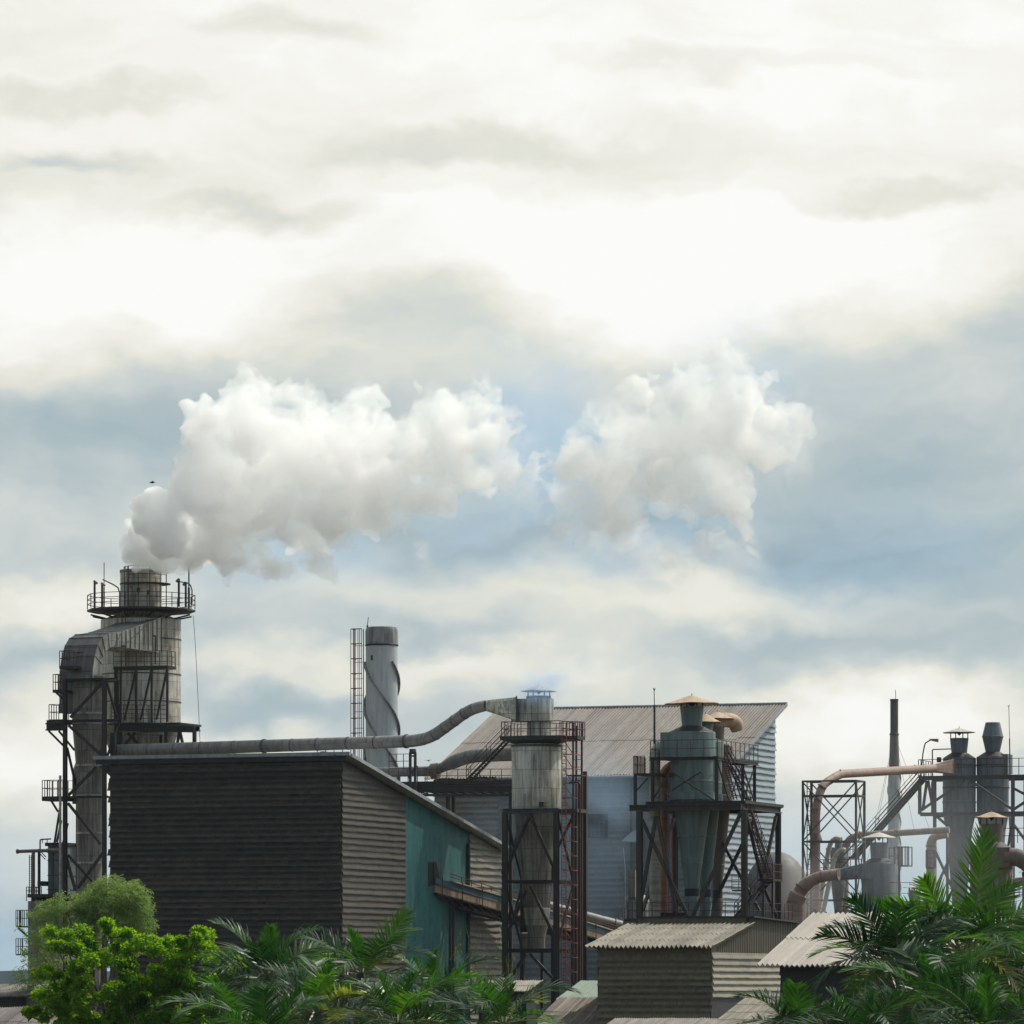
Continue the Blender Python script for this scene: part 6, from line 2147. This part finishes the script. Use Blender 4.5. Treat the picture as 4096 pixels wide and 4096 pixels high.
soft_smoke(2800, 1480, 396, 420, 260, 6.0, 0.1, WH, 0.2, 0.45, 0.64, -20, seed=9)
soft_smoke(2960, 2180, 396, 330, 170, 5.0, 0.2, WH, 0.25, 0.48, 0.64, seed=10)
soft_smoke(3170, 1720, 396, 200, 260, 5.0, 0.2, WH, 0.25, 0.46, 0.64, seed=11)
soft_smoke(1640, 2160, 395, 240, 170, 4.0, 0.16, WH, 0.25, 0.48, 0.66, seed=12)
for i, (x, y, rx, ry, tl, dn) in enumerate(((1000, 2130, 130, 120, 0, .3), (1270, 2200, 110, 130, 0, .3), (1420, 1560, 260, 70, 0, .26), (1720, 1600, 130, 110, 0, .3), (2080, 1800, 150, 260, 0, .3), (2120, 1980, 170, 110, 0, .35),
                                               (2540, 2180, 260, 110, 0, .3), (2680, 2270, 110, 90, 0, .35), (3080, 1600, 170, 200, 0, .3), (3150, 1850, 130, 160, 0, .3), (2050, 1370, 90, 60, 0, .5), (2260, 1390, 90, 50, 0, .45), (1690, 2210, 60, 120, -15, .4))):
    soft_smoke(x, y, 396, rx, ry, 2.5, dn * 0.8, WH, 0.45, 0.46, 0.6, tl, seed=20 + i)

# ------------------------------------------------------------------ plants
def frond_mesh(name, L, leaf, droop, pairs, seed, mat, lift=22):
    rnd = random.Random(seed)
    V, Fc, mi = [], [], []
    n = 16
    pts, dirs = [], []
    p, ang = Vector((0, 0, 0)), R(8)
    for i in range(n + 1):
        d = Vector((math.cos(ang), 0, math.sin(ang)))
        pts.append(p.copy())
        dirs.append(d)
        p = p + d * (L / n)
        ang -= R(droop) / n * (0.45 + 1.1 * i / n)

    def strip(ps, ws, side_dir, m):
        o = len(V)
        for q, w in zip(ps, ws):
            V.append(q - side_dir * w)
            V.append(q + side_dir * w)
        for i in range(len(ps) - 1):
            Fc.append((o + 2 * i, o + 2 * i + 1, o + 2 * i + 3, o + 2 * i + 2))
            mi.append(m)
    # rachis: triangular rod
    for a in range(3):
        o = len(V)
        for i in range(n + 1):
            w = 0.045 * (1 - 0.85 * i / n)
            for b in (a, a + 1):
                an = 2 * math.pi * b / 3 + math.pi / 2
                V.append(pts[i] + Vector((0, math.cos(an) * w, math.sin(an) * w)))
        for i in range(n):
            Fc.append((o + 2 * i, o + 2 * i + 1, o + 2 * i + 3, o + 2 * i + 2))
            mi.append(1)
    for j in range(pairs):
        t = 0.13 + 0.87 * (j + 0.5) / pairs
        fi = t * n
        i = min(n - 1, int(fi))
        base = pts[i].lerp(pts[i + 1], fi - i)
        d = dirs[i]
        up = Vector((-d.z, 0, d.x))
        for s in (-1, 1):
            phi = R(74 - 46 * t + rnd.uniform(-7, 7))
            lf = leaf * (0.45 + 0.75 * math.sin(math.pi * min(1, 0.16 + 0.80 * t))) * rnd.uniform(0.88, 1.08)
            if t > .93:
                lf *= .75
            l0 = R(lift + rnd.uniform(-14, 14))
            side = Vector((0, s, 0))
            v = d * math.cos(phi) + (side * math.cos(l0) + up * math.sin(l0)) * math.sin(phi)
            ps, q = [base.copy()], base.copy()
            drp = rnd.uniform(0.10, 0.36)
            for g in range(4):
                q = q + v * (lf / 4)
                ps.append(q.copy())
                v = (v - Vector((0, 0, 1)) * drp * 0.55 * (0.4 + 0.4 * g)).normalized()
            wdir = (d * math.sin(phi) - side * math.cos(phi) * 0.9 + up * rnd.uniform(-0.5, 0.5)).normalized()
            w0 = 0.043 * rnd.uniform(.8, 1.2)
            strip(ps, [w0 * 0.6, w0, w0 * 0.9, w0 * 0.6, 0.003], wdir, 0)
    me = bpy.data.meshes.new(name)
    me.from_pydata(V, [], Fc)
    me.materials.append(MATS[mat])
    me.materials.append(MATS['frond_stem'])
    me.polygons.foreach_set('material_index', mi)
    me.update()
    return me


FR = {}
for mat, nv in (('palm_leaf', 5), ('palm_leaf_dark', 4), ('palm_leaf_yellow', 2)):
    FR[mat] = [frond_mesh('frond', 3.4 + 0.22 * i, 0.98, 62 + 15 * i, 33, 100 + i, mat, lift=24 - 6 * i) for i in range(nv)]
FR['spear'] = [frond_mesh('frond', 2.2, 0.66, 24, 26, 120 + i, 'palm_leaf', lift=36) for i in range(2)]
FR['fan'] = [frond_mesh('frond', 4.7, 1.22, 18, 36, 131, 'palm_leaf_bright', lift=4)]
FR['dead'] = [frond_mesh('frond', 3.0, 0.8, 95, 26, 137, 'palm_leaf_dead', lift=-14)]
FR['bright'] = [frond_mesh('frond', 3.5, 1.0, 60, 34, 133, 'palm_leaf_bright', lift=14)]


def palm(label, x, y, D, n, seed, scale=1.0, extra=(), dark=0.45, name='palm_tree', elmin=-28):
    rnd = random.Random(seed)
    c = px(x, y, D)
    root = root_empty(name, (c.x, c.y, 0), label, 'palm tree', 'oil palms in front of the plant')
    mb = MB()
    pts, rr = [], []
    for i in range(9):
        u = i / 8
        pts.append(Vector((c.x + 0.12 * math.sin(u * 3 + seed), c.y, c.z * u)))
        rr.append(0.24 - 0.05 * u + 0.015 * (i % 2))
    mb.tube(pts, rr, 12)
    mb.build('trunk', 'bark', root)
    ga = rnd.uniform(0, 360)
    for i in range(n):
        u = (i + 0.5) / n
        el = 76 - (76 - elmin) * u ** 0.85 + rnd.uniform(-8, 8)
        az = ga + i * 137.5 + rnd.uniform(-14, 14)
        r = rnd.random()
        if u > 0.82 and rnd.random() < 0.4:
            me, el = FR['dead'][0], el - 25
        elif u < 0.12:
            me = rnd.choice(FR['spear'])
        elif r < dark:
            me = rnd.choice(FR['palm_leaf_dark'])
        elif r > 0.84 and r < 0.95:
            me = FR['bright'][0]
        elif r > 0.95:
            me = rnd.choice(FR['palm_leaf_yellow'])
        else:
            me = rnd.choice(FR['palm_leaf'])
        add_frond(root, me, c, az, el, rnd.uniform(-35, 35), scale * rnd.uniform(0.85, 1.1))
    for az, el, roll, sc_, kind, off in extra:
        add_frond(root, FR[kind][0], c + Vector(off), az, el, roll, sc_)
    return root


def add_frond(root, me, c, az, el, roll, s):
    o = bpy.data.objects.new('frond', me)
    COL.objects.link(o)
    o.parent = root
    M = Matrix.Rotation(R(az), 4, 'Z') @ Matrix.Rotation(R(-el), 4, 'Y') @ Matrix.Rotation(R(roll), 4, 'X') @ Matrix.Scale(s, 4)
    loc = c - Vector(root['_o'])
    dv = Matrix.Rotation(R(az), 4, 'Z') @ Vector((0.16, 0, 0.0))
    o.matrix_local = Matrix.Translation(loc + dv) @ M


palm('tall palm with one big upright frond against the brown cyclone', 3850, 3800, 200, 17, 1, 0.98, dark=0.35,
     extra=((20, 82, 84, 0.98, 'fan', (0.05, -0.5, 0.05)), (190, 62, 75, .95, 'bright', (0, -0.4, .1)), (-5, 58, 75, .95, 'bright', (0, -.4, .1)), (170, 40, 60, 1.0, 'bright', (0, -.5, 0)), (15, 35, 60, 1.0, 'bright', (0, -.5, 0))))
palm('dark glossy palm with fronds drooping left over the pale roof', 3585, 3850, 196, 20, 2, 1.0, dark=0.75,
     extra=((172, 62, 75, 0.9, 'palm_leaf_dark', (0, -.4, 0)), (150, 86, 70, .75, 'palm_leaf', (0, -.2, 0)), (185, 30, 40, .95, 'palm_leaf_dark', (0, -.4, 0))))
palm('palm crown cut by the right border behind the tall frond', 4075, 3900, 204, 20, 3, 1.0, dark=0.5)
palm('low dark palm crown under the tall frond', 3740, 4010, 190, 20, 4, 1.0, dark=0.45)
palm('low palm in front of the dark wall of the pale roofed shed', 3185, 4130, 198, 16, 5, 0.8, dark=0.5, elmin=-10)
palm('low palm between the pale roofed shed wall and the dark palms', 3450, 4150, 186, 16, 14, 0.85, dark=0.7, elmin=-10)
palm('palm with silvery drooping fronds before the dark mill wall', 1065, 3900, 196, 18, 6, 0.85, dark=0.35)
palm('palm whose fronds arch up against the brown siding', 1450, 3890, 200, 18, 7, 0.85, dark=0.35,
     extra=((24, 52, 78, 0.62, 'fan', (0, -.3, 0.1)), (20, 24, 40, .6, 'palm_leaf_yellow', (-.4, -.8, .1))))
palm('palm with feathery fronds in front of the teal wall', 1730, 3985, 203, 17, 8, 0.8, dark=0.4)
palm('low palm under the small tan roof', 2010, 4090, 196, 18, 9, 0.8, dark=0.4)
palm('palm beside the bright green tree with pale glossy fronds', 925, 4085, 192, 18, 10, 0.75, dark=0.4)
palm('low dark palm between the silvery palm and the arching palm', 1260, 4050, 188, 20, 11, 0.85, dark=0.4)
palm('low dark palm in front of the feathery palm', 1590, 4090, 186, 18, 12, 0.85, dark=0.4)
palm('lowest palm at the bottom edge left of the arching palm', 1080, 4160, 182, 18, 15, 0.85, dark=0.4)
palm('lowest palm in the right corner', 3960, 4130, 182, 18, 16, 0.95, dark=0.7)


def leaf_quad(V, Fc, p, d, w, n, L, fold=0.0):
    o = len(V)
    s = d.cross(n).normalized() * w
    V += [p, p + d * L * 0.5 - s, p + d * L, p + d * L * 0.5 + s]
    Fc.append((o, o + 1, o + 2, o + 3))


def limb(mb, a, b, r0, r1, rnd, n=5):
    pts = [a.lerp(b, i / n) + Vector((rnd.uniform(-1, 1), rnd.uniform(-1, 1), 0)) * 0.12 * math.sin(math.pi * i / n) * (b - a).length * 0.4 for i in range(n + 1)]
    mb.tube(pts, [r0 + (r1 - r0) * i / n for i in range(n + 1)], 8)


def mesh_obj(name, V, Fc, mat, parent, smooth=False):
    me = bpy.data.meshes.new(name)
    off = Vector(parent['_o'])
    me.from_pydata([v - off for v in V], [], Fc)
    me.materials.append(MATS[mat])
    me.update()
    o = bpy.data.objects.new(name, me)
    COL.objects.link(o)
    o.parent = parent
    return o


def bright_tree():
    rnd = random.Random(77)
    D = 226
    k = D / F
    clumps = [(195, 3735, 34), (262, 3752, 38), (232, 3790, 34), (330, 3735, 42), (345, 3790, 40), (425, 3698, 26), (440, 3725, 32), (480, 3752, 42), (510, 3740, 34), (540, 3780, 34), (592, 3775, 46), (640, 3800, 40), (680, 3780, 42),
              (720, 3775, 32), (745, 3800, 36), (800, 3735, 30), (825, 3752, 38), (785, 3760, 30), (815, 3800, 40), (935, 3868, 40), (960, 3880, 28), (905, 3890, 28), (170, 3905, 36), (190, 3880, 24), (225, 3905, 30), (218, 3955, 42), (150, 3985, 30), (180, 3990, 34),
              (115, 4058, 26), (150, 4050, 26), (170, 4075, 28), (255, 4000, 44)]
    for i in range(150):
        x = rnd.uniform(215, 840)
        top = 3790 + 20 * math.sin(x * .02)
        y = rnd.uniform(top, 4150)
        if x < 300 and y < 3900:
            x += 90
        clumps.append((x, y, rnd.uniform(30, 48)))
    base = px(500, 4600, D)
    root = root_empty('leafy_tree', (base.x, base.y, 0), 'bright green tree with round leaf clumps in front of the stack tower', 'tree')
    V, Fc = [], []
    cl = []
    for x, y, r in clumps:
        c = px(x, y, D)
        c.y += rnd.uniform(-1.6, 1.6) * (0.4 if r < 30 else 1)
        rr = r * k * 1.05
        cl.append((c, rr))
        for s in range(6):
            d0 = Vector((rnd.gauss(0, 1), rnd.gauss(0, 1), abs(rnd.gauss(0, .9)) - 0.15)).normalized()
            cc = c + d0 * rr * 0.55
            r2 = rr * rnd.uniform(0.42, 0.62)
            for j in range(70):
                d = Vector((rnd.gauss(0, 1), rnd.gauss(0, 1), rnd.gauss(0, 1) + 0.35)).normalized()
                p = cc + Vector((d.x, d.y, d.z * 0.8)) * r2 * rnd.uniform(0.72, 1.02)
                out = (d + Vector((rnd.gauss(0, .5), rnd.gauss(0, .5), rnd.gauss(0, .4) - 0.35))).normalized()
                nn = (d + Vector((rnd.gauss(0, .35), rnd.gauss(0, .35), 0.3))).normalized()
                leaf_quad(V, Fc, p, out, rnd.uniform(.035, .055), nn, rnd.uniform(.11, .18))
    mesh_obj('crown', V, Fc, 'bright_leaf', root)
    mb = MB()
    b0 = Vector((base.x, base.y, 0))
    f = Vector((base.x + .2, base.y, 8.5))
    limb(mb, b0, f, 0.3, 0.22, rnd, 6)
    for i in range(7):
        c, rr = cl[(i * 13 + 4) % len(cl)]
        m = f.lerp(c, 0.5) + Vector((rnd.uniform(-.5, .5), rnd.uniform(-.5, .5), -.3))
        limb(mb, f, m, 0.14, 0.08, rnd)
        limb(mb, m, c, 0.08, 0.03, rnd)
        for j in range(6):
            c2, _ = cl[rnd.randrange(len(cl))]
            if (c2 - m).length < 4.0:
                limb(mb, m, c2, 0.05, 0.02, rnd)
    for c, rr in cl:
        n = min(cl, key=lambda q: (q[0] - c).length if (q[0] - c).length > 0.4 else 99)
        limb(mb, n[0] - UP * .3, c, 0.03, 0.015, rnd, 3)
    mb.build('trunk', 'bark', root)


bright_tree()


def willow():
    rnd = random.Random(31)
    D = 300
    k = D / F
    base = px(380, 4500, D)
    root = root_empty('feathery_tree', (base.x, base.y, 0), 'pale feathery drooping tree behind the bright green tree', 'tree')
    lobes = [(470, 3590, 118, 80, 1.0), (430, 3560, 70, 60, 1), (520, 3600, 80, 80, 1), (560, 3670, 55, 100, 1.0), (380, 3640, 80, 70, 1), (450, 3700, 110, 110, .9), (340, 3620, 60, 60, .9), (540, 3760, 60, 70, .7),
             (265, 3620, 60, 50, .7), (210, 3640, 55, 50, .6), (160, 3660, 45, 55, .55), (300, 3700, 90, 80, .7), (200, 3740, 80, 80, .42), (150, 3800, 60, 80, .35), (220, 3850, 80, 70, .35), (120, 3900, 60, 50, .3), (100, 3930, 50, 40, .25), (150, 3950, 60, 40, .3),
             (75, 3700, 25, 30, .10), (98, 3830, 20, 40, .08)]
    V, Fc = [], []
    tips = []
    for lx, ly, rx, ry, dn in lobes:
        c = px(lx, ly, D)
        c.y += rnd.uniform(-1, 1)
        nt = int(rx * ry / 11.0 * dn)
        for i in range(nt):
            while True:
                q = Vector((rnd.uniform(-1, 1), rnd.uniform(-1, 1), rnd.uniform(-1, 1)))
                g = noise.noise(Vector((q.x * rx, q.y * rx, q.z * ry)) * 0.028 + Vector((lx, ly, 0)) * 0.1)
                if 0.2 < q.length < 0.86 + 0.5 * g and (q.length > .55 or rnd.random() < .5) and g > -0.22:
                    break
            p = c + Vector((q.x * rx * k, q.y * (rx * k * 0.8), q.z * ry * k))
            out = Vector((q.x, q.y, 0)) * 0.5 + Vector((rnd.gauss(0, .3), rnd.gauss(0, .3), 0.25))
            # a hanging sprig of narrow leaflets
            d = out.normalized()
            for s in range(4):
                p2 = p + d * 0.11
                for g in range(2):
                    ld = (d * 0.6 + Vector((rnd.gauss(0, .6), rnd.gauss(0, .6), rnd.gauss(-.35, .4)))).normalized()
                    leaf_quad(V, Fc, p, ld, rnd.uniform(.018, .03), Vector((rnd.gauss(0, 1), rnd.gauss(0, 1), 1)).normalized(), rnd.uniform(.10, .2))
                p = p2
                d = (d + Vector((0, 0, -0.55))).normalized()
        tips.append(c)
    mesh_obj('crown', V, Fc, 'willow_leaf', root)
    mb = MB()
    b0 = Vector((base.x, base.y, 0))
    f = Vector((base.x, base.y, 11.0))
    limb(mb, b0, f, 0.28, 0.2, rnd)
    for c in tips[:-2]:
        m = f.lerp(c, 0.55) + Vector((0, 0, 0.4))
        limb(mb, f, m, 0.09, 0.05, rnd)
        limb(mb, m, c, 0.05, 0.015, rnd)
    mb.build('trunk', 'bark', root)


willow()


def weeds(label, spots, D, seed, h=1.4):
    rnd = random.Random(seed)
    c0 = px(spots[0][0], HY, D)
    root = root_empty('climbing_weed', (c0.x, D, 0), label, 'weed')
    mb = MB()
    V, Fc = [], []
    for x, y, n in spots:
        for i in range(n):
            top = px(x + rnd.gauss(0, 24), y + rnd.gauss(0, 26), D + rnd.uniform(-.6, .6))
            foot = Vector((top.x + rnd.gauss(0, .4), top.y, top.z - rnd.uniform(1.2, 3.2)))
            m = top.lerp(foot, 0.5) + Vector((rnd.gauss(0, .25), rnd.gauss(0, .2), 0))
            mb.tube([foot, m, top], [0.022, 0.016, 0.007], 5)
            for j in range(16):
                p = (m.lerp(top, rnd.random()) if rnd.random() < .7 else foot.lerp(m, rnd.random()))
                d = Vector((rnd.gauss(0, 1), rnd.gauss(0, 1), rnd.gauss(0, .6))).normalized()
                leaf_quad(V, Fc, p + d * 0.03, d, rnd.uniform(.02, .04), Vector((0, 0, 1)), rnd.uniform(.07, .15))
    mesh_obj('leaves', V, Fc, 'weed_leaf', root)
    mb.build('stems', 'weed_leaf', root)


weeds('straggly yellow green weeds climbing the pale siding beside the teal wall', [(1840, 3740, 8), (1890, 3800, 8), (1960, 3830, 8), (1900, 3880, 10), (1980, 3740, 3), (1780, 3800, 5), (1850, 3880, 6)], 358, 3)
weeds('thin weeds with yellow flowers growing at the cyclone tower foot', [(2060, 3830, 3), (2045, 3900, 7), (2000, 3910, 6), (2100, 3930, 5)], 340, 4)


def bird(label, x, y, D, s=1.0, flying=True, az=0):
    c = px(x, y, D)
    root = root_empty('bird', c, label, 'bird')
    M = Matrix.Rotation(R(az), 4, 'Z')
    mb = MB()
    L = 0.16 * s
    prof = [(-1.0, 0.03), (-0.75, 0.2), (-0.3, 0.34), (0.2, 0.36), (0.6, 0.24), (0.8, 0.22), (1.0, 0.14), (1.2, 0.02)]
    tilt = Vector((1, 0, 0.0 if flying else 0.9)).normalized()
    mb.tube([c + M @ (tilt * L * t) for t, r in prof], [max(0.004, L * r) for t, r in prof], 8)
    t0 = c + M @ (tilt * L * -0.9)
    mb.prism([t0 + M @ Vector((0, -.02, 0)), t0 + M @ (tilt * -L * .7 + Vector((0, -.04, 0))), t0 + M @ (tilt * -L * .7 + Vector((0, .04, 0))), t0 + M @ Vector((0, .02, 0))], Vector((0, 0, 0.01)))
    mb.build('body', 'bird_feathers', root)
    for sd in (-1, 1):
        mb = MB()
        if flying:
            sh, mid, tp = Vector((0.3 * L, sd * .03, .02)), Vector((.5 * L, sd * L * 1.1, .07 * s)), Vector((-.5 * L, sd * L * 2.2, .02 * s))
            ch = Vector((-.8 * L, 0, 0))
            mb.prism([c + M @ sh, c + M @ mid, c + M @ tp, c + M @ (mid + ch), c + M @ (sh + ch)], Vector((0, 0, 0.008)))
        else:
            a = c + M @ Vector((0.1 * L, sd * .045, .0))
            mb.prism([a, a + M @ (tilt * -L * 1.1 + Vector((0, 0, -.02))), a + M @ (tilt * -L * .5 + Vector((0, 0, -.05)))], M @ Vector((0, sd * .01, 0)))
        mb.build('wing', 'bird_feathers', root)


bird('small dark bird flying left of the smoke plume', 609, 1930, 330, 1.0, True, 200)
bird('small dark bird flying right of the white chimney', 1714, 3043, 340, 0.8, True, 60)
bird('small bird perched on the mill roof edge', 1338, 3017, 349.5, 0.75, False, 150)
bird('small bird perched near the mill roof corner', 1405, 3019, 349.5, 0.7, False, 180)

for o in sc.objects:
    if '_o' in o:
        del o['_o']
